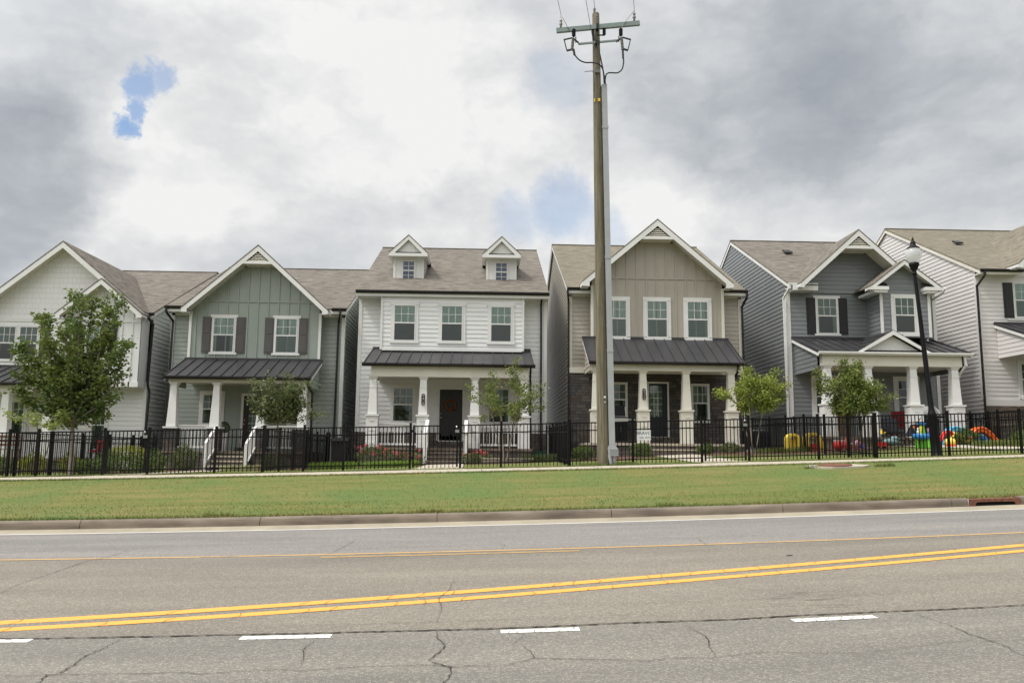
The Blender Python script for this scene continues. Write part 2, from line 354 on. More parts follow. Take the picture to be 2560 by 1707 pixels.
def asphalt():
    m,t,b=mk('asphalt'); g=nn(t,'ShaderNodeNewGeometry').outputs['Position']
    sp=nn(t,'ShaderNodeSeparateXYZ'); lk(t,g,sp.inputs[0]); y=sp.outputs['Y']
    wob=tm(t,'MULTIPLY',tm(t,'SUBTRACT',tnoise(t,g,1.5,5),.5),.10); yw=tm(t,'ADD',y,wob)
    far=tmap(t,yw,11.50,11.56); near=tmap(t,yw,6.93,6.90)
    c=tmix(t,far,(.210,.192,.160),(.214,.205,.192)); c=tmix(t,near,c,(.206,.194,.171))
    mp=nn(t,'ShaderNodeMapping'); mp.inputs['Scale'].default_value=(.35,1.6,1); lk(t,g,mp.inputs[0])
    c=tmix(t,1.0,c,tmix(t,tmap(t,tnoise(t,mp.outputs[0],1.0,5,.6),.3,.7),(.88,.88,.88),(1.10,1.10,1.10)),'MULTIPLY')
    vo=nn(t,'ShaderNodeTexVoronoi'); vo.inputs['Scale'].default_value=75; lk(t,g,vo.inputs['Vector'])
    vs=nn(t,'ShaderNodeSeparateColor'); lk(t,vo.outputs['Color'],vs.inputs[0])
    agg=tmix(t,tmap(t,vs.outputs[0],.55,1.0),(.78,.78,.78),(1.75,1.72,1.66)); c=tmix(t,.62,c,tmix(t,1.0,c,agg,'MULTIPLY'))
    n3=tnoise(t,g,170,3,.7); c=tmix(t,1.0,c,tmix(t,tmap(t,n3,.3,.7),(.70,.70,.70),(1.30,1.30,1.30)),'MULTIPLY')
    mp2=nn(t,'ShaderNodeMapping'); mp2.inputs['Scale'].default_value=(.05,1.0,1); lk(t,g,mp2.inputs[0])
    c=tmix(t,1.0,c,tmix(t,tmap(t,tnoise(t,mp2.outputs[0],1.3,3,.5),.35,.65),(.91,.91,.92),(1.07,1.06,1.05)),'MULTIPLY')
    # dark oil and tyre blotches
    pk=nn(t,'ShaderNodeVectorMath',operation='DISTANCE'); lk(t,g,pk.inputs[0]); pk.inputs[1].default_value=(3.0,7.75,.27)
    bl=tm(t,'MULTIPLY',tmap(t,tnoise(t,mp.outputs[0],6,5,.7),.50,.62),tmap(t,pk.outputs['Value'],.75,.15)); c=tmix(t,tm(t,'MULTIPLY',bl,.6),c,(.06,.053,.045))
    lk(t,c,b.inputs['Base Color']); b.inputs['Roughness'].default_value=.88; b.inputs['Specular IOR Level'].default_value=.3
    bp=nn(t,'ShaderNodeBump'); bp.inputs['Strength'].default_value=.7; bp.inputs['Distance'].default_value=.008; lk(t,tm(t,'ADD',vo.outputs['Distance'],n3),bp.inputs['Height']); lk(t,bp.outputs[0],b.inputs['Normal']); return m
MT['asphalt']=asphalt()
def paint(name,c,wear):
    m,t,b=mk(name); g=nn(t,'ShaderNodeNewGeometry').outputs['Position']
    n=tnoise(t,g,55,4,.7); c1=tmix(t,tmap(t,n,.35,.65),tuple(x*.86 for x in c),tuple(x*1.06 for x in c))
    n2=tm(t,'ADD',tm(t,'MULTIPLY',tnoise(t,g,120,3,.7),.5),tm(t,'MULTIPLY',tnoise(t,g,3,5,.6),.5))
    c1=tmix(t,tmap(t,n2,wear,wear-.06),c1,(.16,.14,.11)); lk(t,c1,b.inputs['Base Color']); b.inputs['Roughness'].default_value=.75
    bp=nn(t,'ShaderNodeBump'); bp.inputs['Strength'].default_value=.5; bp.inputs['Distance'].default_value=.006; lk(t,n,bp.inputs['Height']); lk(t,bp.outputs[0],b.inputs['Normal']); return m
MT['pyellow']=paint('yellow_road_paint',(.80,.355,.06),.36); MT['pwhite']=paint('white_road_paint',(.74,.73,.69),.37)
MT['pyellow_worn']=paint('worn_yellow_paint',(.50,.31,.12),.46); MT['pwhite_worn']=paint('worn_white_paint',(.70,.68,.63),.40)
MT['crack_brown']=mat('paint_crack',(.20,.15,.08),.95,.2,20)
MT['crack']=mat('dark_crack',(.028,.024,.02),.95,.2,20)  # dark tone of the open cracks in the asphalt
def grassmat(name,k=1.0):
    m,t,b=mk(name); g=nn(t,'ShaderNodeNewGeometry').outputs['Position']
    mp=nn(t,'ShaderNodeMapping'); mp.inputs['Scale'].default_value=(.22,2.2,1); lk(t,g,mp.inputs[0])
    a=tmap(t,tnoise(t,mp.outputs[0],1.1,6,.62),.36,.66); c=tmix(t,a,(.115*k,.145*k,.038*k),(.205*k,.180*k,.068*k))
    c=tmix(t,tmap(t,tnoise(t,g,.55,4,.6),.40,.68),c,(.112*k,.160*k,.048*k))
    c=tmix(t,1.0,c,tmix(t,tmap(t,tnoise(t,g,28,4,.7),.3,.7),(.72,.72,.72),(1.28,1.28,1.28)),'MULTIPLY')
    lk(t,c,b.inputs['Base Color']); b.inputs['Roughness'].default_value=.9; b.inputs['Specular IOR Level'].default_value=.15
    bp=nn(t,'ShaderNodeBump'); bp.inputs['Strength'].default_value=.8; bp.inputs['Distance'].default_value=.03; lk(t,tnoise(t,g,45,4,.7),bp.inputs['Height']); lk(t,bp.outputs[0],b.inputs['Normal']); return m
MT['grass']=grassmat('grass'); MT['blade']=grassmat('grass_blade',1.35)
def wood():
    m,t,b=mk('weathered_pole'); g=nn(t,'ShaderNodeNewGeometry').outputs['Position']
    mp=nn(t,'ShaderNodeMapping'); mp.inputs['Scale'].default_value=(9,9,.5); lk(t,g,mp.inputs[0])
    c=tmix(t,tmap(t,tnoise(t,mp.outputs[0],1.6,7,.68),.32,.68),(.055,.050,.030),(.20,.178,.118))
    c=tmix(t,tmap(t,tnoise(t,g,1.3,4,.6),.50,.75,0,.6),c,(.13,.085,.045))
    lk(t,c,b.inputs['Base Color']); b.inputs['Roughness'].default_value=.85
    bp=nn(t,'ShaderNodeBump'); bp.inputs['Strength'].default_value=.8; bp.inputs['Distance'].default_value=.02; lk(t,tnoise(t,mp.outputs[0],3,6,.7),bp.inputs['Height']); lk(t,bp.outputs[0],b.inputs['Normal']); return m
MT['pole']=wood()
def shake():
    m,t,b=mk('shake_siding'); u=nn(t,'ShaderNodeUVMap').outputs[0]
    br=nn(t,'ShaderNodeTexBrick'); lk(t,u,br.inputs['Vector']); br.inputs['Scale'].default_value=1; br.inputs['Brick Width'].default_value=.17; br.inputs['Row Height'].default_value=.21; br.inputs['Mortar Size'].default_value=.004
    br.inputs['Color1'].default_value=(.74,.74,.74,1); br.inputs['Color2'].default_value=(.72,.72,.72,1); br.inputs['Mortar'].default_value=(.56,.56,.56,1); br.squash=1.5; br.squash_frequency=2
    lk(t,br.outputs['Color'],b.inputs['Base Color']); b.inputs['Roughness'].default_value=.6
    bp=nn(t,'ShaderNodeBump'); bp.inputs['Strength'].default_value=.6; bp.inputs['Distance'].default_value=.02; bp.invert=True; lk(t,br.outputs['Fac'],bp.inputs['Height']); lk(t,bp.outputs[0],b.inputs['Normal']); return m
MT['shake']=shake()
def blind(name,c,slat):
    m,t,b=mk(name); g=nn(t,'ShaderNodeNewGeometry').outputs['Position']; sp=nn(t,'ShaderNodeSeparateXYZ'); lk(t,g,sp.inputs[0])
    w=tm(t,'FRACT',tm(t,'MULTIPLY',sp.outputs['Z'],1/.055)); col=tmix(t,tmap(t,w,.0,.45),tuple(x*(1-slat) for x in c),c); lk(t,col,b.inputs['Base Color']); return m
MT['blind_light']=blind('light_blind',(.46,.60,.56),.22); MT['blind_dim']=blind('dim_blind',(.18,.25,.225),.25); MT['blind_dark']=blind('screened_blind',(.030,.058,.050),.25)
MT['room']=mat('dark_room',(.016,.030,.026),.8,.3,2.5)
MT['blue_curtain']=mat('blue_film',(.10,.14,.28),.5,.2,5)
def glass():
    m,t,b=mk('window_glass'); o=[n for n in t.nodes if n.type=='OUTPUT_MATERIAL'][0]
    tr=nn(t,'ShaderNodeBsdfTransparent'); tr.inputs[0].default_value=(.86,.93,.90,1); gl=nn(t,'ShaderNodeBsdfGlossy'); gl.inputs['Roughness'].default_value=.03
    fr=nn(t,'ShaderNodeFresnel'); fr.inputs['IOR'].default_value=1.5; ms=nn(t,'ShaderNodeMixShader'); lk(t,tm(t,'ADD',tm(t,'MULTIPLY',fr.outputs[0],1.5),.05,None,True),ms.inputs[0]); lk(t,tr.outputs[0],ms.inputs[1]); lk(t,gl.outputs[0],ms.inputs[2]); lk(t,ms.outputs[0],o.inputs[0])
    g=nn(t,'ShaderNodeNewGeometry').outputs['Position']; bp=nn(t,'ShaderNodeBump'); bp.inputs['Strength'].default_value=.10; bp.inputs['Distance'].default_value=.06; lk(t,tnoise(t,g,1.4,2),bp.inputs['Height']); lk(t,bp.outputs[0],gl.inputs['Normal']); return m
MT['glass']=glass()
def globe():
    m,t,b=mk('frosted_globe'); b.inputs['Base Color'].default_value=(.75,.77,.77,1); b.inputs['Roughness'].default_value=.25
    o=[n for n in t.nodes if n.type=='OUTPUT_MATERIAL'][0]
    tr=nn(t,'ShaderNodeBsdfTranslucent'); tr.inputs[0].default_value=(.85,.86,.86,1); tp=nn(t,'ShaderNodeBsdfTransparent'); a=nn(t,'ShaderNodeMixShader'); a.inputs[0].default_value=.45; c=nn(t,'ShaderNodeMixShader'); c.inputs[0].default_value=.35
    lk(t,b.outputs[0],a.inputs[1]); lk(t,tr.outputs[0],a.inputs[2]); lk(t,a.outputs[0],c.inputs[1]); lk(t,tp.outputs[0],c.inputs[2]); lk(t,c.outputs[0],o.inputs[0]); return m
MT['globe']=globe()
# ---------------------------------------------------------------- ground
AY=[(-400,.0),(3,.12),(6.95,.19),(11.6,.27),(15.0,.33),(15.38,.335),(15.40,.495),(15.60,.51),(21.3,1.14),(22.8,1.165),(23.5,1.18),(29,1.18),(31.5,1.20),(34,1.22),(400,1.5)]
AYy=[a for a,_ in AY]; AYz=[b for _,b in AY]
def gz(X,Y):
    a=float(np.interp(Y,AYy,AYz)); Xc=max(-60,min(60,X))
    z=a+.0305*Xc+.055*min((Xc/(.63*max(abs(Y),4)))**2,2.5)
    if Y>24.5: z+=min(1,(Y-24.5)/5)*min(.30,max(0,.07+.016*X))
    return z
def sheet(name,x0,x1,ys,mt,dz=0,nx=60,xs=None,kind='structure'):
    mb=MB(); xs=xs or [x0+(x1-x0)*i/nx for i in range(nx+1)]
    vs=[(x,y,gz(x,y)+dz) for y in ys for x in xs]; n=len(xs)
    mb.add(vs,[(j*n+i,j*n+i+1,(j+1)*n+i+1,(j+1)*n+i) for j in range(len(ys)-1) for i in range(n-1)],True)
    return struct(mb.build(name,mt),kind)
XS=[-300,-150,-80,-60]+[-45+1.5*i for i in range(61)]+[60,80,150,300]
sheet('road',0,0,[-9,-6,-3,0,2,3,4,5,6,6.95,8,9.2,10.4,11.6,12.7,13.9,15.0],MT['asphalt'],xs=XS)
sheet('gutter',0,0,[15.0,15.2,15.385],MT['gutterpan'],.006,xs=XS)
sheet('lawn',0,0,[15.56,17,18.5,20,21.3,22.8,23.5,24.5,26,27.5,29,30.5,31.5,34,50,90,200,400],MT['grass'],xs=XS)
sheet('ground',0,0,[-400,-150,-60,-30,-9],MT['grass'],0,xs=XS)
# kerb, cast in 3.2 m lengths
mb=MB(); k0=-4.0-3.2*12
for i in range(26):
    a=k0+3.2*i+.006; b=a+3.188
    if abs(a-8.8)<.1: b=9.12
    if abs(a-12.0)<.15: a=10.12
    sub=[a+(b-a)*q/3 for q in range(4)]
    prof=[(15.365,-.02),(15.382,.12),(15.395,.16),(15.42,.185),(15.45,.192),(15.60,.194),(15.60,-.1)]
    base=lambda x: gz(x,15.37)
    vs=[(x,y,base(x)+z) for x in sub for y,z in prof]; n=len(prof)
    mb.add(vs,[(j*n+i2,j*n+i2+1,(j+1)*n+i2+1,(j+1)*n+i2) for j in range(3) for i2 in range(n-1)])
    mb.poly([vs[i2] for i2 in range(n)]); mb.poly([vs[3*n+i2] for i2 in reversed(range(n))])
struct(mb.build('kerb',MT['conc_old']))
# sidewalk with slabs
mb=MB(); x=-42.0
while x<44:
    a,b=x+.006,x+1.494
    mb.add([(xx,yy,gz(xx,yy)+zz) for xx in (a,b) for yy,zz in ((21.25,-.05),(21.25,.022),(22.02,.022),(22.78,.022),(22.78,-.05))],[(i,i+1,6+i,5+i) for i in range(4)][::1])
    x+=1.5
struct(mb.build('sidewalk',MT['conc']))
def walk(name,pts,mt=None,dz=.018,kind='structure'):
    mb=MB(); # pts: list of (left(x,y), right(x,y)) rungs, subdivided
    rows=[]
    for i in range(len(pts)-1):
        for q in range(6):
            t=q/6; rows.append(tuple((pts[i][s][0]*(1-t)+pts[i+1][s][0]*t,pts[i][s][1]*(1-t)+pts[i+1][s][1]*t) for s in (0,1)))
    rows.append(pts[-1]); NX=5
    vs=[]
    for l,r in rows:
        for k in range(NX+1):
            t=k/NX; X=l[0]*(1-t)+r[0]*t; Y=l[1]*(1-t)+r[1]*t; vs.append((X,Y,gz(X,Y)+dz))
    n=NX+1
    mb.add(vs,[(j*n+i,j*n+i+1,(j+1)*n+i+1,(j+1)*n+i) for j in range(len(rows)-1) for i in range(NX)],True)
    return struct(mb.build(name,mt or MT['conc']),kind)
walk('path',[((-10.75,22.7),(-9.15,22.7)),((-10.6,24),(-9.35,23.9)),((-10.5,26),(-9.2,25.8)),((-10.2,28),(-8.7,27.8)),((-9.75,29.45),(-8.45,29.45))])
walk('path',[((-2.15,22.7),(-.35,22.7)),((-1.98,23.7),(-.55,23.7)),((-1.98,30.3),(-.62,30.3))])
walk('path',[((6.1,22.7),(7.9,22.7)),((6.3,23.8),(7.75,23.8)),((6.3,30.4),(7.7,30.4))])
walk('path',[((18.6,22.7),(20.1,22.7)),((18.0,25),(19.4,25.2)),((16.2,28.2),(17.6,28.9)),((14.9,30.2),(16.3,30.9))])
# mulch beds in front of the houses
def bed(pts,name='mulch_bed'): return walk(name,pts,MT['mulch'],.010,'structure')
bed([((-13.3,26.9),(-13.3,33)),((-11.3,26.6),(-11.3,31)),((-9.95,28.5),(-9.95,31))])
bed([((-13.4,24.1),(-13.4,25.2)),((-12.4,23.8),(-12.4,25.6)),((-11.2,24),(-11.2,25.2))])
bed([((-8.3,28.4),(-8.3,31)),((-6.2,27.8),(-6.2,31)),((-4.6,28),(-4.6,33)),((-2.1,28.2),(-2.1,31))])
bed([((-.5,28.3),(-.5,31)),((1.2,28.0),(1.2,31)),((3.3,28.2),(3.3,33))])
bed([((3.5,28.0),(3.5,33)),((5.2,28.4),(5.2,31)),((6.25,29.2),(6.25,31))])
bed([((7.75,29.0),(7.75,31)),((9.2,27.9),(9.2,31)),((10.8,27.6),(10.8,33)),((12.6,27.6),(12.6,33)),((14.6,28.6),(14.6,31))])
bed([((17.0,28.6),(17.0,31)),((19.6,28.0),(19.6,33)),((22.6,28.2),(22.6,33)),((25,28.2),(25,33))])
# ---------------------------------------------------------------- road markings and cracks (thin sheets on the road)
def strip(name,pts,w,mt,dz=.005,seg=.5,jit=0,kind='structure',taper=False):
    mb=MB(); P=[]
    for i in range(len(pts)-1):
        a,b=pts[i],pts[i+1]; Ls=math.hypot(b[0]-a[0],b[1]-a[1]); n=max(1,int(Ls/seg))
        for q in range(n): P.append((a[0]+(b[0]-a[0])*q/n,a[1]+(b[1]-a[1])*q/n))
    P.append(pts[-1])
    if jit: P=[(x+random.uniform(-jit,jit),y+random.uniform(-jit,jit)) for x,y in P]
    vs=[]
    for i,p in enumerate(P):
        a=P[max(0,i-1)];b=P[min(len(P)-1,i+1)];d=math.hypot(b[0]-a[0],b[1]-a[1]) or 1
        nx,ny=-(b[1]-a[1])/d,(b[0]-a[0])/d
        ww=w*(random.uniform(.35,1.3) if jit else 1)*(.25+.75*math.sin(math.pi*min(1,max(.08,i/len(P)))) if taper else 1)/2
        for s in (-1,1):
            X,Y=p[0]+nx*ww*s,p[1]+ny*ww*s; vs.append((X,Y,gz(X,Y)+dz))
    mb.add(vs,[(2*i+1,2*i,2*i+2,2*i+3) for i in range(len(P)-1)])
    return struct(mb.build(name,mt),kind)
strip('edge_line',[(-60,14.97),(60,14.97)],.11,MT['pwhite_worn'])
strip('yellow_line',[(-60,11.60),(60,11.66)],.10,MT['pyellow_worn'])
strip('yellow_line',[(-2.13,11.36),(1.34,11.38)],.08,MT['pyellow_worn'])
sl_=(10.42-7.53)/(6.87+4.13)
strip('centre_line',[(-14,7.50-sl_*9.87),(-4.13,7.50),(1.76,9.12),(12.0,11.7)],.175,MT['pyellow'])
strip('centre_line',[(-14,7.21-sl_*10.0),(-3.96,7.215),(1.68,8.72),(13.0,11.55)],.155,MT['pyellow'])
for i,(a,b) in enumerate([(-6.2,-5.5),(-4.25,-3.50),(-1.88,-1.17),(.17,.80),(2.53,3.21),(4.85,5.5),(7.1,7.8)]):
    strip('lane_dash',[(a,6.815),(b,6.82)],.115,MT['pwhite'],seg=.1)
CR=[([(-9,6.86),(-3.763,6.872),(-2.93,6.897),(-2.09,6.92),(-1.2,6.925),(-.35,6.925),(.26,6.92),(.8,6.947),(1.34,6.97),(2.05,6.94),(2.61,6.98),(3.34,6.98),(3.875,6.94),(4.54,6.947),(9,6.93)],.022),
([(-2.03,7.2),(-1.28,7.216),(-.37,7.222),(.275,7.24),(.925,7.242)],.010),
([(-2.9,5.2),(-2.81,5.63),(-2.86,5.81),(-2.79,5.84),(-2.8,6.03),(-2.84,6.33),(-2.815,6.52),(-2.81,6.89)],.016),
([(-5,5.75),(-3.14,5.78),(-2.81,5.81),(-2.3,5.82),(-1.95,5.83),(-1.85,5.78),(-1.63,5.84),(-1.38,5.88),(-1.2,5.82),(-.83,5.89),(-.33,5.89),(-.19,5.83),(.23,5.85),(.38,5.98),(.89,5.88),(1.14,5.8),(1.33,5.85),(1.63,5.82),(1.98,5.9),(2.45,5.77),(2.66,5.76),(2.9,5.82),(3.44,5.91),(3.63,5.86),(4.5,5.75)],.012),
([(-.21,5.2),(-.22,5.47),(-.18,5.66),(-.19,5.83),(-.27,5.91),(-.355,5.99),(-.305,6.17),(-.245,6.41),(-.32,6.62),(-.345,6.88)],.018),
([(-.354,7.24),(-.343,7.77),(-.4,8.3),(-.32,8.63),(-.28,9.34)],.010),
([(-1.22,5.91),(-1.235,6.11),(-1.3,6.39),(-1.27,6.72)],.010),([(.24,6.38),(.32,6.57),(.35,6.71)],.008),([(.32,6.34),(.38,6.11),(.38,5.98)],.010),
([(1.63,5.82),(1.65,6.1),(1.72,6.42),(1.686,6.57),(1.655,6.83)],.012),([(3.5,5.3),(3.58,5.75),(3.56,6.1),(3.59,6.43),(3.55,6.84)],.012),
([(-4.9,8.7),(-4.96,8.97),(-5.08,9.52),(-5.12,10.3),(-5.2,11.4),(-5.1,11.8),(-5.1,12.4),(-4.7,13.2)],.014),
([(-2.1,11.5),(-2.0,12.3),(-1.94,13.3)],.012),([(3.2,12.4),(3.14,11.8),(3.1,11.44)],.012),([(5.6,12.2),(6.3,12.4),(6.9,12.0)],.012),
([(-8,11.38),(-2.3,11.375),(3,11.42),(12,11.42)],.010),([(2.3,8.6),(2.7,8.1),(2.9,7.75)],.008),([(.1,12.6),(.35,12.2),(.3,11.7)],.010)]
for p,w in CR: strip('road_crack',p,w*(1.25 if w==.022 else .62),MT['crack'],.0085,.035,.008,taper=w!=.022)
# hairline cracks across the paint
rc=random.Random(4); PC=MB()
def across(x,y0,y1,sl,w=.006):
    P=[(x-.02,y0),(x+rc.uniform(-.02,.04),(y0+y1)/2),(x+sl,y1)]
    for p,q in zip(P,P[1:]): PC.add([(p[0]-w/2,p[1],gz(*p)+.0095),(p[0]+w/2,p[1],gz(*p)+.0095),(q[0]+w/2,q[1],gz(*q)+.0095),(q[0]-w/2,q[1],gz(*q)+.0095)],[(0,1,2,3)])
for i in range(34):
    X=-4.4+i*.34+rc.uniform(-.12,.12); yc=7.5+(X+4.13)*.2750
    if rc.random()<.8: across(X,yc-.11,yc+.11,rc.uniform(-.05,.12),.007)
    yc=7.215+(X+3.96)*.2668
    if rc.random()<.8: across(X+.1,yc-.10,yc+.10,rc.uniform(-.05,.12),.007)
for a,b in [(-1.88,-1.17),(.17,.80),(2.53,3.21),(-4.25,-3.5)]:
    for q in range(6): X=a+(b-a)*(q+.6)/6.4+rc.uniform(-.03,.03); across(X,6.755,6.88,.05,.006)
struct(PC.build('paint_cracks',MT['crack_brown']),'stuff')
mb=MB(); 
for c,rx,ry in (((3.82,10.33),.045,.03),):
    mb.add([(c[0]+rx*math.cos(a*.5),c[1]+ry*math.sin(a*.5),gz(*c)+.009) for a in range(12)],[range(12)])
struct(mb.build('road_crack',MT['crack']))
# ---------------------------------------------------------------- building pieces
def clip_z(P,z0,z1):
    def cl(P,keep,zc):
        o=[]
        for i in range(len(P)):
            a,b=P[i],P[(i+1)%len(P)]
            ka,kb=keep(a.z),keep(b.z)
            if ka:o.append(a)
            if ka!=kb: t=(zc-a.z)/(b.z-a.z); o.append(a.lerp(b,t))
        return o
    P=cl(P,lambda z:z>=z0-1e-9,z0)
    return cl(P,lambda z:z<=z1+1e-9,z1) if P else P
def lap(mb,pts,e=.178,d=.018,off=0):
    P=[Vector(p) for p in pts]; n=(P[1]-P[0]).cross(P[2]-P[1]).normalized()
    zl=min(p.z for p in P); zh=max(p.z for p in P); z=zl
    while z<zh-1e-4:
        z1=min(z+e,zh); Q=clip_z(P,z,z1)
        if len(Q)>=3:
            V=[q+n*(d*(1-(q.z-z)/e)+.002+off) for q in Q]; mb.poly(V)
            low=[q for q in Q if abs(q.z-z)<1e-5]
            if len(low)>=2:
                u=Vector((0,0,1)).cross(n); low.sort(key=lambda q:q.dot(u)); a,b=low[0],low[-1]
                mb.poly([a+n*off,b+n*off,b+n*(d+.002+off),a+n*(d+.002+off)])
        z=z1
    return mb
def wallF(mb,x0,x1,z0,z1,Y,e=.178): return lap(mb,[(x0,Y,z0),(x1,Y,z0),(x1,Y,z1),(x0,Y,z1)],e)
wr=random.Random(12)
def window(root,x0,x1,z0,z1,Y,trim=.09,upper='blind_light',lower='blind_dark',head=None,sill=None,shutters=None,shmat='shutter_gray',trimmat='white',grid=(3,2),both=False,zmid=None):
    """x0..z1 bound the sash; Y is the wall plane, facing -Y"""
    zm=zmid or z0+(z1-z0)*.5; fr=.038
    f=MB(); ya,yb=Y-.060,Y-.022
    f.box(x0,x0+fr,ya,yb,z0,z1).box(x1-fr,x1,ya,yb,z0,z1).box(x0+fr,x1-fr,ya,yb,z1-fr,z1).box(x0+fr,x1-fr,ya,yb,z0,z0+fr).box(x0+fr,x1-fr,ya-.006,yb,zm-.026,zm+.026)
    m=MB(); gx,gy=grid
    def mun(za,zb):
        for i in range(1,gx):
            c=x0+fr+(x1-x0-2*fr)*i/gx; f.box(c-.009,c+.009,Y-.048,Y-.034,za,zb)
        for j in range(1,gy):
            c=za+(zb-za)*j/gy; f.box(x0+fr,x1-fr,Y-.0475,Y-.0345,c-.009,c+.009)
    mun(zm+.026,z1-fr)
    if both: mun(z0+fr,zm-.026)
    w=f.build('window',MT['white'],root)
    MB().poly([(x0+fr,Y-.034,zm+.02),(x1-fr,Y-.034,zm+.02),(x1-fr,Y-.034,z1-fr),(x0+fr,Y-.034,z1-fr)]).poly([(x0+fr,Y-.032,z0+fr),(x1-fr,Y-.032,z0+fr),(x1-fr,Y-.032,zm-.02),(x0+fr,Y-.032,zm-.02)]).build('pane',MT['glass'],w)
    MB().box(x0+.01,x1-.01,Y-.026,Y-.021,zm,z1-.01).build('blind',MT[upper],w)
    MB().box(x0+.01,x1-.01,Y-.026,Y-.021,z0+.01,zm).build('insect_screen',MT[lower],w)
    if lower=='room' and x1-x0>.5:      # curtains at the sides of the dark rooms
        for xa,s_ in ((x0+fr,1),(x1-fr,-1)):
            wv=wr.uniform(.06,.16); n_=6; P=[(xa+s_*wv*i/n_,Y-.0285+(.0015 if i%2 else 0),z0+fr) for i in range(n_+1)]
            m=MB()
            for p,q in zip(P,P[1:]): m.poly([p,q,(q[0],q[1],zm-.03),(p[0],p[1],zm-.03)])
            m.build('curtain',MT['blind_dim'],w)
    t=MB(); T=trim
    if T:
        t.box(x0-T,x0,Y-.045,Y-.001,z0,z1).box(x1,x1+T,Y-.045,Y-.001,z0,z1)
        hx,hh=(head or (T,T)); sx,sh=(sill or (T,T))
        t.box(x0-hx,x1+hx,Y-.055,Y-.001,z1,z1+hh).box(x0-sx,x1+sx,Y-.060,Y-.001,z0-sh,z0)
        t.build('window_trim',MT[trimmat],w)
    if shutters:
        sw=shutters
        for a,b in ((x0-T-sw,x0-T-.004),(x1+T+.004,x1+T+sw)):
            s=MB(); s.box(a,b,Y-.048,Y-.018,z0-.02,z1+.01)
            zc=z0+(z1-z0)*.52
            for p,q in ((z0+.05,zc-.035),(zc+.035,z1-.06)): s.box(a+.055,b-.055,Y-.060,Y-.0481,p,q)
            s.build('shutter',MT[shmat],root)
    return w
def batten_wall(root,x0,x1,z0,topf,Y,mt,bands=(),step=.405,xs0=None,name='gable_wall'):
    """flat wall under topf(x) with vertical battens"""
    brk=sorted({x0,x1}|{x for x in topf['x'] if x0<x<x1})
    f=lambda x: float(np.interp(x,topf['x'],topf['z']))
    mb=MB(); mb.prism([(x0,Y,z0),(x1,Y,z0)]+[(x,Y,f(x)) for x in reversed(brk)],(0,.05,0))
    x=(xs0 if xs0 is not None else x0+.2)
    cuts=[z0]+list(bands)
    while x<x1-.03:
        mb.box(x-.028,x+.028,Y-.030,Y+.001,z0,f(x)); x+=step
    for b in bands:
        lo=[x for x in np.linspace(x0,x1,200) if f(x)>b+.05]; mb.box(lo[0],lo[-1],Y-.036,Y+.001,b-.034,b+.034)
    return mb.build(name,mt,root)
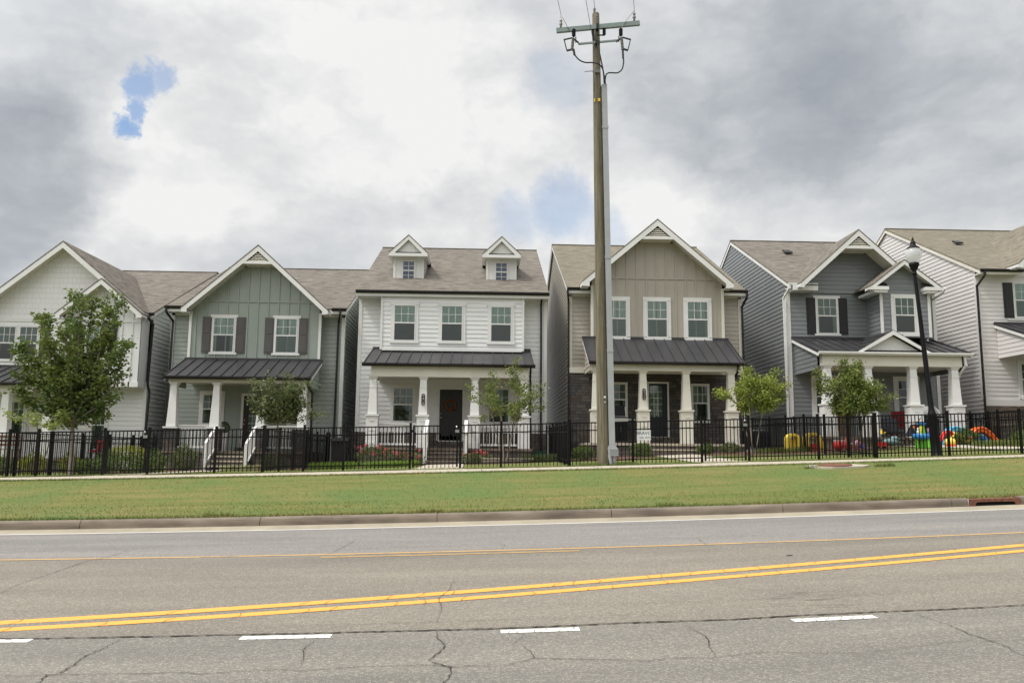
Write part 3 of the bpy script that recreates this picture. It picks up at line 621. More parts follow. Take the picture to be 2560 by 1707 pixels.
def gable_roof(root,cx,za,xl,zl,xr,zr_,Yf,Yw,kmain,emain,mt,ymain=33.1,clip=None,board=.235,Ymax=None,tipret=.22,trimmat='white',soffmat='ivory',rname='roof'):
    """front-facing gable roof: apex (cx,za), eave tips; runs back to the main roof plane z=emain+k*(Y-ymain)"""
    yb=lambda z: max(Yf+.6,ymain+(z-emain)/kmain)
    Ym=yb(za) if Ymax is None else Ymax
    r=MB(); th=.05
    for tx,tz in ((xl,zl),(xr,zr_)):
        yt=yb(tz) if Ymax is None else Ymax
        a,b,c,d=(tx,Yf,tz),(cx,Yf,za),(cx,Ym,za),(tx,yt,tz)
        pts=[a,b,c,d] if tx<cx else [b,a,d,c]
        pts=pts[::-1] if tx<cx else pts[::-1]
        # orient up
        n=(Vector(pts[1])-Vector(pts[0])).cross(Vector(pts[2])-Vector(pts[1]))
        if n.z<0: pts=pts[::-1]
        top=[Vector(p)+Vector((0,0,.0)) for p in pts]
        r.prism([tuple(p) for p in top],(0,0,-th))
    roof=r.build(rname,mt,root)
    bd=MB(); sf=MB()
    for tx,tz in ((xl,zl),(xr,zr_)):
        s=1 if tx>cx else -1
        sl=(tz-za)/(tx-cx); off=.055; v=board
        # board: vertical face parallelogram with inner edge lower
        inner_c=(cx,za-off-v); 
        P=[(cx,Yf+.008,za-off),(tx-.0*s,Yf+.008,tz-off),(tx,Yf+.008,tz-off-v*.62),(tx-s*tipret,Yf+.008,tz-off-v*.62-.02),(tx-s*tipret,Yf+.008,tz-sl*s*tipret-off-v),(cx,Yf+.008,za-off-v)]
        if s<0: P=[P[0]]+P[:0:-1]
        n=(Vector(P[1])-Vector(P[0])).cross(Vector(P[2])-Vector(P[1]))
        bd.prism(P,(0,.03,0))
        z1=za-off-v*.55; z2=tz-off-v*.55
        sf.poly([(cx,Yf+.04,z1),(cx,Yw,z1),(tx,Yw,z2),(tx,Yf+.04,z2)][::s])
        # tip underside box (return)
        bd.box(min(tx,tx-s*tipret),max(tx,tx-s*tipret),Yf+.0385,Yw,tz-off-v*.62-.0,tz-off-v*.62+.03)
        bd.poly([(tx,Yf+.04,tz-off),(tx,Yw+.1,tz-off),(tx,Yw+.1,tz-off-v*.6),(tx,Yf+.04,tz-off-v*.6)][::-s])
    rb=bd.build('rake_board',MT[trimmat],root); sf.build('soffit',MT[soffmat],root)
    if clip:   # louvred clipped peak: flat soffit at z=clip
        hz=za-.055-board; sl=(za-zr_)/(xr-cx)
        hw=(hz-clip)/sl
        MB().box(cx-hw-.04,cx+hw+.04,Yf+.06,Yw-.001,clip-.045,clip-.005).build('peak_soffit',MT[soffmat],root)
        MB().box(cx-hw-.10,cx+hw+.10,Yf+.012,Yf+.055,clip-.05,clip+.055).build('peak_trim',MT[trimmat],root)
        lv=MB(); lv.poly([(cx-hw,Yf+.12,clip),(cx+hw,Yf+.12,clip),(cx,Yf+.12,hz)])
        v=lv.build('louvre_vent',MT['gutter'],root)
        sb=MB(); n=6; H=hz-clip-.06
        for i in range(n):
            z=clip+.075+H*i/n; w=hw*(1-(z-clip+.05)/(hz-clip))
            if w>.04: sb.prism([(cx-w,Yf+.04,z),(cx-w,Yf+.11,z+.055),(cx-w,Yf+.115,z+.04),(cx-w,Yf+.045,z-.02)],(2*w,0,0))
        sb.build('louvre_slat',MT['ivory'],v)
        # struct between louvre and wall: side fill
    return roof
def main_roof(root,x0,x1,ye,ze,yr,zr,mt,ov=.14,left=True,right=True,wallmat=None,wx0=None,wx1=None,yf=33.6,zb=0,bandm='white',e=.178,d=.022,cut=None):
    k=(zr-ze)/(yr-ye); yb=2*yr-ye; th=.06
    r=MB(); 
    segs=[(x0-ov,x1+ov,ye)] if not cut else [(x0-ov,cut[0],ye),(cut[0],cut[1],yf+.3),(cut[1],x1+ov,ye)]
    for xa_,xb_,ys_ in segs:
        if xb_>xa_: r.prism([(xa_,ys_,ze+k*(ys_-ye)),(xb_,ys_,ze+k*(ys_-ye)),(xb_,yr,zr),(xa_,yr,zr)],(0,0,-th))
    r.prism([(x1+ov,yb,ze),(x0-ov,yb,ze),(x0-ov,yr,zr),(x1+ov,yr,zr)],(0,0,-th))
    roof=r.build('roof',mt,root)
    MB().box(x0-ov,x1+ov,yr-.09,yr+.09,zr-.02,zr+.018).build('ridge_cap',mt,roof)
    for x,s in ((x0,-1),(x1,1)):
        t=MB()
        for a,b in (((ye,ze),(yr,zr)),((yb,ze),(yr,zr))):
            X=x+s*(ov-.012)
            P=[(X,a[0],a[1]-th-.003),(X,b[0],b[1]-th-.003),(X,b[0],b[1]-th-.16),(X,a[0],a[1]-th-.16)]
            t.prism(P,(-s*.025,0,0))
            P=[(x,a[0],a[1]-th-.02),(x,b[0],b[1]-th-.02),(X,b[0],b[1]-th-.02),(X,a[0],a[1]-th-.02)]; t.poly(P)
        t.build('gable_rake',MT[bandm],root)
    t=MB()
    for xa_,xb_,ys_ in segs:
        if cut: t.build('eave_trim',MT[bandm],root) if t.v else None; t=MB()
        if ys_==ye and xb_>xa_:
            xa2,xb2=max(xa_,x0-ov+.03),min(xb_,x1+ov-.03)
            t.box(xa2,xb2,ye+.02,yf-.001,ze-.20,ze-.15); t.box(xa2,xb2,ye+.005,ye+.0195,ze-.21,ze-.02)
    if t.v: t.build('eave_trim',MT[bandm],root)
    yB=2*yr-yf
    w=MB()
    zl=lambda y: ze+k*(y-ye)-.07
    for x,s,on in ((x0,-1,left),(x1,1,right)):
        P=[(x,yf,zb),(x,yB,zb),(x,yB,zl(yf)),(x,yr,zr-.07),(x,yf,zl(yf))]
        if s<0: P=P[::-1]
        lap(w,P,e,d) if on else w.poly(P)
    w.poly([(x1,yB,zb),(x0,yB,zb),(x0,yB,zl(yf)),(x1,yB,zl(yf))])
    w.build('side_wall',wallmat,root)
    return roof
def gutter(root,x0,x1,Y,z,mt='gutter',h=.115):
    MB().prism([(x0,Y,z),(x0,Y-.115,z),(x0,Y-.115,z-h*.45),(x0,Y-.07,z-h),(x0,Y,z-h)],(x1-x0,0,0)).build('gutter',MT[mt],root)
def downspout(root,pts,mt='gutter',w=.075,d=.06):
    mb=MB()
    for a,b in zip(pts,pts[1:]): mb.bar(a,b,w,d,(0,1,.001) if abs(b[2]-a[2])>abs(b[1]-a[1])+abs(b[0]-a[0]) else (0,0,1))
    for p in pts[1:-1]: mb.box(p[0]-w/2-.003,p[0]+w/2+.003,p[1]-d/2-.003,p[1]+d/2+.003,p[2]-.04,p[2]+.04)
    mb.build('downspout',MT[mt],root)
def corner(root,x,Y,z0,z1,w=.11,mt='white',side=0,sd=.12):
    mb=MB(); mb.box(x-(w if side>0 else 0 if side<0 else w/2),x+(w if side<0 else 0 if side>0 else w/2),Y-.035,Y+.0,z0,z1)
    if side: mb.box(x+(-.0 if side>0 else -.03),x+(.03 if side>0 else 0),Y-.035,Y+sd,z0,z1)
    mb.build('corner_board',MT[mt],root)
def metal_roof(root,xl,xr,zt,ze,Yt,Ye,step=.41,cheek=None,zb=None,shear=0,name='porch_roof'):
    r=MB(); r.prism([(xl,Ye,ze),(xr,Ye,ze),(xr,Yt,zt),(xl,Yt,zt)],(0,0,-.05))
    n=int((xr-xl)/step); x=xl+.02
    dy,dz=Yt-Ye,zt-ze
    while x<=xr:
        r.bar((x,Ye-.005,ze+.018),(x,Yt,zt+.018),.026,.042,(0,-dz,dy)); x+=step
    r.bar((xr-.015,Ye-.005,ze+.018),(xr-.015,Yt,zt+.018),.026,.042,(0,-dz,dy))
    o=r.build(name,MT['metalroof'],root)
    MB().box(xl-.01,xr+.01,Yt-.05,Yt-.002,zt-.02,zt+.07).build('flashing',MT['metalroof'],o)
    if cheek:
        zb=ze-.35 if zb is None else zb
        for x,s in ((xl+.12,-1),(xr-.12,1)):
            c=MB(); t=MB()
            P=[(x,Ye+.34,zb),(x,Yt,zb),(x,Yt,zt-.08),(x,Ye+.34,ze-.08+(zt-ze)*.34/(Yt-Ye))]
            lap(c,P if s>0 else P[::-1])
            X=x+s*.11
            t.prism([(X,Ye,ze-.052),(X,Yt,zt-.052),(X,Yt,zt-.18),(X,Ye,ze-.18)],(-s*.02,0,0))
            c.build('porch_cheek',MT[cheek],root); t.build('porch_rake',MT['white'],root)
    return o
def column(root,x,Y,z0,zp,z1,wt=.24,wb=.36,wp=.46,ped='white',mt='white',pedmat=None,simple=False,cap=True):
    """craftsman column: pedestal z0..zp, tapered shaft zp..z1"""
    mb=MB()
    a,b=wb/2,wt/2; zt=z1-.12
    zs=zp+.07
    mb.add([(x-a,Y-a,zs),(x+a,Y-a,zs),(x+a,Y+a,zs),(x-a,Y+a,zs),(x-b,Y-b,zt),(x+b,Y-b,zt),(x+b,Y+b,zt),(x-b,Y+b,zt)],[(0,1,5,4),(1,2,6,5),(2,3,7,6),(3,0,4,7)])
    mb.add([(x-b,Y-b,zt),(x+b,Y-b,zt),(x+b,Y+b,zt),(x-b,Y+b,zt),(x-b-.07,Y-b-.07,z1),(x+b+.07,Y-b-.07,z1),(x+b+.07,Y+b+.07,z1),(x-b-.07,Y+b+.07,z1)],[(0,1,5,4),(1,2,6,5),(2,3,7,6),(3,0,4,7)])
    if not simple: 
        q=b+.012+(a-b)*.22; mb.box(x-q,x+q,Y-q,Y+q,z1-.42,z1-.385)
    o=mb.build('porch_column',MT[mt],root)
    p=MB(); w=wp/2
    p.box(x-w,x+w,Y-w,Y+w,z0,zp-.001)
    if not simple:
        p.box(x-w-.0,x+w+.0,Y-w-.02,Y-w-.0005,z0,z0+.22)
        for zz in (z0+.62,z0+.98 if zp-z0>1.1 else z0+.63): p.box(x-.09,x+.09,Y-w-.016,Y-w+.002,zz,zz+.02)
    p.build('column_pedestal',pedmat or MT[mt],o)
    if cap: MB().box(x-w-.04,x+w+.04,Y-w-.04,Y+w+.04,zp,zp+.06).build('pedestal_cap',MT[mt],o)
    return o
def railing(root,xa,xb,Y,z0,z1,n=None,mt='white',step=.115):
    mb=MB(); mb.box(xa,xb,Y-.045,Y+.045,z1-.04,z1).box(xa,xb,Y-.02,Y+.02,z1-.13,z1-.0405).box(xa,xb,Y-.025,Y+.025,z0,z0+.07)
    k=int((xb-xa)/step)
    for i in range(1,k): 
        x=xa+(xb-xa)*i/k; mb.box(x-.016,x+.016,Y-.016,Y+.016,z0+.0705,z1-.1305)
    mb.build('railing',MT[mt],root)
def steps(root,x0,x1,yf,yb,z0,z1,n,mt='conc',risemat='brick'):
    mb=MB(); rb=MB(); d=(yb-yf)/n; h=(z1-z0)/(n+1)
    for i in range(n):
        z=z0+h*(i+1); rb.box(x0,x1,yf+d*i+.02,yb,z-h,z-.052); mb.box(x0-.02,x1+.02,yf+d*i,yf+d*(i+1)+.0,z-.05,z)
    o=mb.build('steps',MT[mt],root); rb.build('riser',MT[risemat],o)
def deck(root,x0,x1,yf,yb,z,zg,mt='conc_old',skirt='brick'):
    o=MB().box(x0-.03,x1+.03,yf-.04,yb,z-.09,z).build('porch_floor',MT[mt],root)
    MB().box(x0,x1,yf,yb,zg,z-.092).build('porch_base',MT[skirt],root)
def door(root,x0,x1,z0,z1,Y,mt,glassr=None,trim=.10,hand=-1,panels=True):
    """door slab x0..x1"""
    d=MB().box(x0,x1,Y-.05,Y-.02,z0,z1)
    if panels and not glassr:
        for a,b in ((x0+.12,(x0+x1)/2-.05),((x0+x1)/2+.05,x1-.12)):
            for p,q in ((z0+.18,z0+.82),(z0+.98,z1-.55),(z1-.45,z1-.14)): d.box(a,b,Y-.058,Y-.0501,p,q)
    o=d.build('door',MT[mt],root)
    t=MB(); t.box(x0-trim,x0-.003,Y-.055,Y-.001,z0,z1+.001).box(x1+.003,x1+trim,Y-.055,Y-.001,z0,z1+.001).box(x0-trim,x1+trim,Y-.06,Y-.001,z1+.003,z1+.003+trim)
    t.build('door_trim',MT['white'],o)
    MB().box(x0-.05,x1+.05,Y-.12,Y-.0,z0-.035,z0-.001).build('threshold',MT['white'],o)
    hx=x0+.07 if hand<0 else x1-.07
    h=MB(); h.ball((hx,Y-.095,z0+.92),.032,.03,.032,10,6); h.ball((hx,Y-.075,z0+1.08),.025,.02,.025,10,6); h.build('handle',MT['chrome'],o)
    if glassr:
        a,b,p,q=glassr
        g=MB().box(a,b,Y-.056,Y-.0503,p,q).build('door_glass',MT['glass'],o)
        MB().box(a,b,Y-.0502,Y-.0485,p,q).build('door_blind',MT['blind_dim'],o)
        mu=MB(); 
        for i in range(1,3): c=a+(b-a)*i/3; mu.box(c-.01,c+.01,Y-.064,Y-.0565,p,q)
        for j in range(1,5 if q-p>1 else 3): c=p+(q-p)*j/(5 if q-p>1 else 3); mu.box(a,b,Y-.0635,Y-.0568,c-.01,c+.01)
        mu.build('muntins',MT['white'],o)
    return o
def plaque(root,x,Y,z,digits,h=.44,w=.125):
    n=10; pts=[]
    for i in range(n+1): a=math.pi*i/n; pts.append((x+math.cos(a)*w/2,Y,z+h/2-w/2+math.sin(a)*w/2))
    for i in range(n+1): a=math.pi+math.pi*i/n; pts.append((x+math.cos(a)*w/2,Y,z-h/2+w/2+math.sin(a)*w/2))
    o=MB().prism(pts,(0,.015,0)).build('house_number',MT['black'],root)
    for i,c in enumerate(digits):
        text_mesh('digit',c,.10,(x,Y-.004,z+h/2-.075-i*(h-.13)/(len(digits)-1)),MT['digit'],root).parent=o
    return o
def bay_sides(root,xa,xb,y0,y1,z0,z1,mt):
    MB().poly([(xb,y0,z0),(xb,y1,z0),(xb,y1,z1),(xb,y0,z1)]).build('bay_side',mt,root)
    MB().poly([(xa,y1,z0),(xa,y0,z0),(xa,y0,z1),(xa,y1,z1)]).build('bay_side',mt,root)
def boxes(name,root,mt,*bb):
    for b in bb: MB().box(*b).build(name,MT[mt],root)
YR=40.9
# ================================================================= HOUSE 1 (white, far left)
g=gz(-16.5,31)
H1=thing('house','large white gabled house behind the dark green maple, leftmost in the row','house',(-16.8,33.6,g))
x0,x1=-20.3,-13.45; ZE=7.03; K=(10.43-ZE)/(YR-33.1)
main_roof(H1,x0,x1,33.1,ZE,YR,10.43,MT['shingle'],wallmat=MT['white_siding'],zb=g-.4,left=False)
w=MB(); wallF(w,x0,x1,g-.3,4.3,33.45); w.build('front_wall',MT['white_siding'],H1)
gable_roof(H1,-16.73,9.81,-20.06,7.03,-13.38,7.02,32.5,33.0,K,ZE,MT['shingle'],board=.24)
# upper jettied wall: shakes above, boards below
w=MB(); w.prism([(-19.95,33.0,6.75),(-13.6,33.0,6.75),(-13.6,33.0,7.02),(-16.73,33.0,9.66),(-19.95,33.0,6.98)],(0,.05,0)); w.build('gable_wall',MT['shake'],H1)
w=MB(); wallF(w,-20.1,-16.55,4.85,6.76,33.0); w.build('front_wall',MT['white_siding'],H1)
MB().box(-20.1,-16.5,32.965,33.0,6.60,6.74).build('band_board',MT['white'],H1)
MB().box(-20.1,-16.55,32.95,33.0,4.72,4.93).build('band_board',MT['white'],H1)
gable_roof(H1,-14.99,8.27,-16.70,6.84,-13.34,6.90,32.2,32.62,K,ZE,MT['shingle'],board=.20,Ymax=33.0,rname='gable_roof')
batten_wall(H1,-16.45,-13.50,4.04,{'x':[-16.5,-14.99,-13.5],'z':[6.86,8.13,6.86]},32.62,MT['white_siding'],bands=(6.62,),xs0=-16.25)
MB().box(-16.45,-13.5,32.62,33.45,4.02,4.06).box(-16.5,-13.46,32.59,32.62,4.04,4.24).build('bay_base',MT['white'],H1)
bay_sides(H1,-16.45,-13.5,32.62,33.45,4.05,6.9,MT['white_siding'])
for a,b in ((-19.20,-18.48),(-18.36,-17.62)):
    window(H1,a,b,5.07,6.42,33.0,trim=.06,upper='blind_dim',lower='room')
for a in (-20.0,):
    window(H1,a-.1,a+.62,5.07,6.42,33.0,trim=.06,upper='blind_dim',lower='room')
window(H1,-15.55,-14.80,5.10,6.42,32.62,trim=.06,shutters=.34,shmat='shutter_dark',upper='blind_light')
MB().box(-17.55,-17.2,32.955,32.98,5.1,6.45).build('shutter',MT['shutter_dark'],H1)
metal_roof(H1,-20.6,-16.7,4.80,4.03,32.95,30.9)
gutter(H1,-20.6,-16.68,30.92,4.03)
MB().box(-20.2,-16.75,31.05,31.35,3.72,3.92).build('porch_beam',MT['ivory'],H1)
MB().box(-20.2,-16.75,31.35,33.43,3.88,3.92).build('porch_ceiling',MT['ivory'],H1)
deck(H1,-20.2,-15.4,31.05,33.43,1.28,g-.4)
for x in (-20.0,-17.62,-16.05): column(H1,x,31.22,1.28,2.1,3.72,.24,.34,.42,simple=True)
railing(H1,-19.8,-17.85,31.2,1.38,2.1)
window(H1,-18.82,-18.14,2.18,3.48,33.45,trim=.11,upper='blind_dim',lower='room')
window(H1,-15.5,-14.95,1.6,3.55,33.45,trim=.10,upper='room',lower='room')
corner(H1,-13.45,33.45,g-.3,4.05,side=1)
MB().box(-20.1,-13.45,33.43,33.46,g-.2,g+.1).build('foundation',MT['conc_old'],H1)
gutter(H1,-13.75,-13.2,33.1,7.05)
downspout(H1,[(-13.42,33.0,6.98),(-13.40,33.0,6.85),(-13.30,33.28,6.6),(-13.36,33.28,4.2),(-13.30,33.36,3.9),(-13.36,33.36,1.1)])
# ================================================================= HOUSE 2 (sage)
g=gz(-9,31)
H2=thing('house','sage green house with a dark metal porch roof and gray shutters','house',(-9.2,33.6,g))
x0,x1=-12.66,-5.70; ZE=7.34; ZR=10.68; K=(ZR-ZE)/(YR-33.1)
main_roof(H2,x0,x1,33.1,ZE,YR,ZR,MT['shingle'],wallmat=MT['sage'],zb=g-.4)
w=MB(); wallF(w,x0,x1,g-.3,ZE-.1,33.6); w.build('front_wall',MT['sage'],H2)
gable_roof(H2,-9.02,9.76,-11.90,7.20,-6.17,7.18,32.35,33.0,K,ZE,MT['shingle'],clip=9.02,board=.22)
batten_wall(H2,-11.70,-6.58,5.10,{'x':[-11.70,-9.78,-8.26,-6.58],'z':[7.20,8.98,8.98,7.38]},33.0,MT['sage'],bands=(7.56,),xs0=-11.5,step=.405)
bay_sides(H2,-11.7,-6.58,33,33.6,5.1,7.3,MT['sage'])
boxes('corner_board',H2,'white',(-11.76,-11.66,32.955,33.0,5.14,7.12),(-6.62,-6.52,32.955,33.0,5.14,7.12))
boxes('frieze_board',H2,'ivory',(x0-.02,-11.72,33.565,33.598,7.05,7.2),(-6.56,x1+.02,33.565,33.598,7.05,7.2))
corner(H2,x0,33.6,g-.2,7.2,side=-1); corner(H2,x1,33.6,g-.2,7.2,side=1)
for a,b,u in ((-10.80,-9.95,'blind_light'),(-8.33,-7.46,'blind_light')):
    window(H2,a,b,5.48,6.90,33.0,trim=.055,head=(.12,.10),sill=(.12,.08),shutters=.37,shmat='shutter_gray',upper=u,lower='room' if a<-10 else 'blind_dim')
metal_roof(H2,-11.84,-6.42,5.20,4.34,33.0,30.92,cheek='sage',zb=4.02)
gutter(H2,-11.86,-6.40,30.94,4.35)
MB().box(-11.72,-6.55,31.08,31.36,4.13,4.30).build('porch_beam',MT['ivory'],H2)
MB().box(-11.72,-6.55,31.36,33.58,4.24,4.29).build('porch_ceiling',MT['ivory'],H2)
deck(H2,-11.9,-6.5,31.0,33.58,1.60,g-.4)
for x in (-11.52,-9.94,-8.25,-6.72): column(H2,x,31.22,1.60,2.42,4.13,.22,.35,.44,pedmat=MT['stone'],simple=True)
railing(H2,-11.28,-10.18,31.22,1.70,2.55); railing(H2,-8.02,-6.95,31.22,1.70,2.55)
steps(H2,-9.68,-8.50,29.75,31.0,g-.02,1.60,3)
for x in (-9.82,-8.38):
    m_=MB(); m_.bar((x,29.85,g+.92),(x,31.0,2.5),.09,.05,(0,0,1)); m_.box(x-.05,x+.05,29.80,29.90,g,g+.9)
    for q in range(1,8): yy=29.93+q*.14; m_.box(x-.013,x+.013,yy-.013,yy+.013,g+.18+.5*(yy-29.85),g+.88+.5*(yy-29.85))
    m_.bar((x,29.85,g+.15),(x,31.0,1.72),.05,.07,(0,0,1)); m_.build('stair_rail',MT['white'],H2)
window(H2,-11.24,-10.5,2.66,3.86,33.6,trim=.13,upper='blind_dim',lower='room')
door(H2,-9.60,-8.70,1.75,3.80,33.6,'door_brown',(-9.38,-8.92,2.1,3.6))
window(H2,-7.75,-7.0,2.66,3.86,33.6,trim=.12,upper='blind_dim',lower='room')
MB().box(-9.8,-8.5,33.3,33.58,1.6,1.74).build('door_step',MT['brick'],H2)
gutter(H2,x0-.14,-11.86,33.12,7.36); gutter(H2,-6.14,x1+.14,33.12,7.36)
downspout(H2,[(-12.74,33.05,7.3),(-12.74,33.05,7.12),(-12.60,33.50,6.8),(-12.64,33.50,1.1)])
downspout(H2,[(-5.80,33.05,7.3),(-5.80,33.05,7.12),(-5.93,33.52,6.85),(-5.95,33.52,1.1)])
downspout(H2,[(-6.55,30.98,4.3),(-6.55,30.98,4.12),(-6.42,31.3,3.8),(-6.42,31.35,1.2)])
plaque(H2,-8.27,30.98,3.45,'5221')
# ================================================================= HOUSE 3 (white with dormers)
g=gz(-1.3,31)
H3=thing('house','white siding house with two small dormers, black door and full width porch','house',(-1.2,33.6,g))
x0,x1=-5.10,2.58; ZE=8.06; ZR=11.86; YE=32.85; K=(ZR-ZE)/(YR-YE)
main_roof(H3,x0,x1,YE,ZE,YR,ZR,MT['shingle'],wallmat=MT['white_siding'],zb=g-.4,ov=.06)
w=MB(); wallF(w,x0,x1,2.42,ZE-.1,33.6); w.build('front_wall',MT['white_siding'],H3)
w=MB(); wallF(w,-4.12,1.60,5.68,7.88,33.0); w.build('bay_wall',MT['white_siding'],H3)
bay_sides(H3,-4.12,1.6,33,33.6,5.68,7.95,MT['white_siding'])
boxes('corner_board',H3,'white',(-4.16,-4.07,32.955,33.0,5.70,7.88),(1.55,1.64,32.955,33.0,5.70,7.88))
MB().box(-4.07,1.55,32.96,33.0,5.66,5.76).build('band_board',MT['white'],H3)
corner(H3,x0,33.6,2.42,7.9,side=-1); corner(H3,x1,33.6,2.42,7.9,side=1)
MB().box(x0-.02,x1+.02,33.55,33.6,g-.3,2.41).build('stone_base',MT['brick'],H3)
for a,b in ((-3.60,-2.78),(-1.69,-.88),(.30,1.10)):
    window(H3,a-.03,b+.03,6.05,7.52,33.0,trim=.11,head=(.14,.12),sill=(.14,.09),upper='blind_light',lower='blind_dark')
metal_roof(H3,-4.50,1.93,5.80,4.92,33.58,30.92,step=.405)
gutter(H3,-4.54,1.97,30.94,4.93)
for x,s in ((-4.2,-1),(1.70,1)):
    c=MB()
    P=[(x,31.15,4.46),(x,33.58,4.46),(x,33.58,5.72),(x,31.15,4.92)]
    lap(c,P if s>0 else P[::-1]); c.build('porch_cheek',MT['white_siding'],H3)
MB().box(-4.22,1.72,31.08,31.36,4.44,4.83).build('porch_beam',MT['ivory'],H3)
MB().box(-4.2,1.70,31.36,33.58,4.56,4.60).build('porch_ceiling',MT['ivory'],H3)
deck(H3,-4.5,1.85,31.0,33.58,1.79,g-.4)
for x in (-4.12,-2.24,-.30,1.56): column(H3,x,31.22,1.79,2.95,4.44,.24,.34,.43)
railing(H3,-3.87,-2.48,31.22,1.88,2.70); railing(H3,-.06,1.32,31.22,1.88,2.70)
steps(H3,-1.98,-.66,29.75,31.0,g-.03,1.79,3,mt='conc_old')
for x in (-2.04,-.60):
    m_=MB(); m_.bar((x,29.80,2.28),(x,31.0,2.80),.13,.07,(0,0,1)); m_.box(x-.065,x+.065,29.80,29.93,g,2.24)
    m_.bar((x,29.85,1.35),(x,31.0,1.95),.05,.08,(0,0,1))
    for q in range(1,8): yy=29.93+q*.14; zz=1.4+.5*(yy-29.85); m_.box(x-.015,x+.015,yy-.015,yy+.015,zz,zz+.85)
    m_.build('stair_rail',MT['white'],H3)
window(H3,-3.64,-2.80,2.84,4.22,33.6,trim=.10,head=(.16,.13),upper='blind_dim',lower='room')
window(H3,.24,1.08,2.84,4.22,33.6,trim=.10,head=(.16,.13),upper='blind_dim',lower='room')
door(H3,-1.74,-.82,2.10,4.16,33.6,'door_dark')
MB().box(-1.9,-.66,33.25,33.54,1.79,2.06).build('door_step',MT['brick'],H3)
gutter(H3,x0-.07,x1+.07,YE+.01,ZE+.02)
downspout(H3,[(2.36,33.0,7.95),(2.36,33.5,7.7),(2.38,33.52,1.1)])
downspout(H3,[(1.80,31.0,4.85),(1.80,31.25,4.5),(1.82,31.42,4.2),(1.82,31.42,1.1)])
plaque(H3,-2.23,31.00,3.58,'5219')
for cx in (-3.27,.73):    # dormers
    f=MB(); hw=.66; yF=34.95; zb_=8.62; zt_=9.98
    f.box(cx-hw,cx+hw,yF,yF+.05,zb_,zt_); dm=f.build('dormer',MT['white'],H3)
    s=MB()
    for x,sg in ((cx-hw,-1),(cx+hw,1)):
        ybk=YE+(zt_-ZE)/K
        P=[(x,yF+.05,YE and ZE+K*(yF+.05-YE)),(x,ybk,zt_),(x,yF+.05,zt_)]
        lap(s,P if sg>0 else P[::-1],.15)
    s.build('dormer_side',MT['white_siding'],dm)
    t=MB(); 
    for xa,xb in ((cx-hw,cx-hw+.10),(cx+hw-.10,cx+hw)): t.box(xa,xb,yF-.025,yF,zb_+.02,zt_-.14)
    t.box(cx-hw+.0,cx+hw-.0,yF-.024,yF,zt_-.14,zt_)
    t.box(cx-hw,cx+hw,yF-.04,yF,zb_-.0,zb_+.02); t.build('dormer_trim',MT['white'],dm)
    # little gable with an open pediment
    ya=34.55; za=10.88; tx=.83; tz=10.10; yq=YE+(za-ZE)/K
    r=MB()
    for s_ in (-1,1):
        yt=YE+(tz-ZE)/K; P=[(cx+s_*tx,ya,tz),(cx,ya,za),(cx,yq,za),(cx+s_*tx,yt,tz)]
        if s_>0: P=P[::-1]
        n_=(Vector(P[1])-Vector(P[0])).cross(Vector(P[2])-Vector(P[1]))
        r.prism(P if n_.z>0 else P[::-1],(0,0,-.045))
    r.build('dormer_roof',MT['shingle'],dm)
    b=MB()
    for s_ in (-1,1):
        P=[(cx,ya+.01,za-.05),(cx+s_*tx,ya+.01,tz-.05),(cx+s_*tx,ya+.01,tz-.17),(cx+s_*(tx-.12),ya+.01,tz-.17),(cx,ya+.01,za-.23)]
        b.prism(P,(0,.03,0))
        b.box(min(cx+s_*tx,cx+s_*(tx-.17)),max(cx+s_*tx,cx+s_*(tx-.17)),ya+.04,yF+1.2,tz-.17,tz-.14)
        b.poly([(cx+s_*(tx-.005),ya+.04,tz-.05),(cx+s_*(tx-.005),yF+1.15,tz-.05),(cx+s_*(tx-.005),yF+1.15,tz-.16),(cx+s_*(tx-.005),ya+.04,tz-.16)][::-s_])
    b.box(cx-tx+.02,cx+tx-.02,ya+.005,ya+.045,tz-.175,tz-.045)
    b.box(cx-tx+.02,cx+tx-.02,ya+.0455,yF,tz-.16,tz-.13)
    b.build('dormer_pediment',MT['white'],dm)
    MB().prism([(cx-tx+.20,ya+.02,tz-.044),(cx+tx-.20,ya+.02,tz-.044),(cx+tx-.22,ya+.13,tz+.03),(cx-tx+.22,ya+.13,tz+.03)],(0,0,-.02)).build('pediment_roof',MT['gutter'],dm)
    MB().prism([(cx-.60,ya+.135,tz-.0),(cx+.60,ya+.135,tz-.0),(cx,ya+.135,za-.20)],(0,.03,0)).build('pediment_wall',MT['white'],dm)
    window(H3,cx-.27,cx+.27,8.94,9.80,yF,trim=.03,upper='blue_curtain',lower='blue_curtain',grid=(2,2),both=True)
# ================================================================= HOUSE 4 (taupe and stone)
g=gz(7,31)
H4=thing('house','taupe board and batten house with dark stone ground floor, behind the utility pole','house',(7.1,33.6,g))
x0,x1=3.54,10.72; ZE=8.36; ZR=12.17; K=(ZR-ZE)/(YR-33.1)
main_roof(H4,x0,x1,33.1,ZE,YR,ZR,MT['shingle_tan'],wallmat=MT['taupe'],zb=g-.4,ov=.13)
w=MB(); wallF(w,x0,x1,5.14,ZE-.1,33.6); w.build('front_wall',MT['taupe'],H4)
MB().box(x0,x1,33.52,33.6,g-.4,4.90).build('stone_wall',MT['stone'],H4)
MB().box(x0-.02,x1+.02,33.49,33.6,4.905,5.14).build('band_board',MT['ivory'],H4)
gable_roof(H4,7.02,11.14,3.93,8.52,10.08,8.53,32.35,33.0,K,ZE,MT['shingle_tan'],clip=10.33,board=.25,tipret=.30)
batten_wall(H4,4.40,9.78,6.12,{'x':[4.40,6.20,7.84,9.78],'z':[8.70,10.28,10.28,8.62]},33.0,MT['taupe'],bands=(8.78,),xs0=4.62,step=.405)
bay_sides(H4,4.4,9.78,33,33.6,6.1,8.6,MT['taupe'])
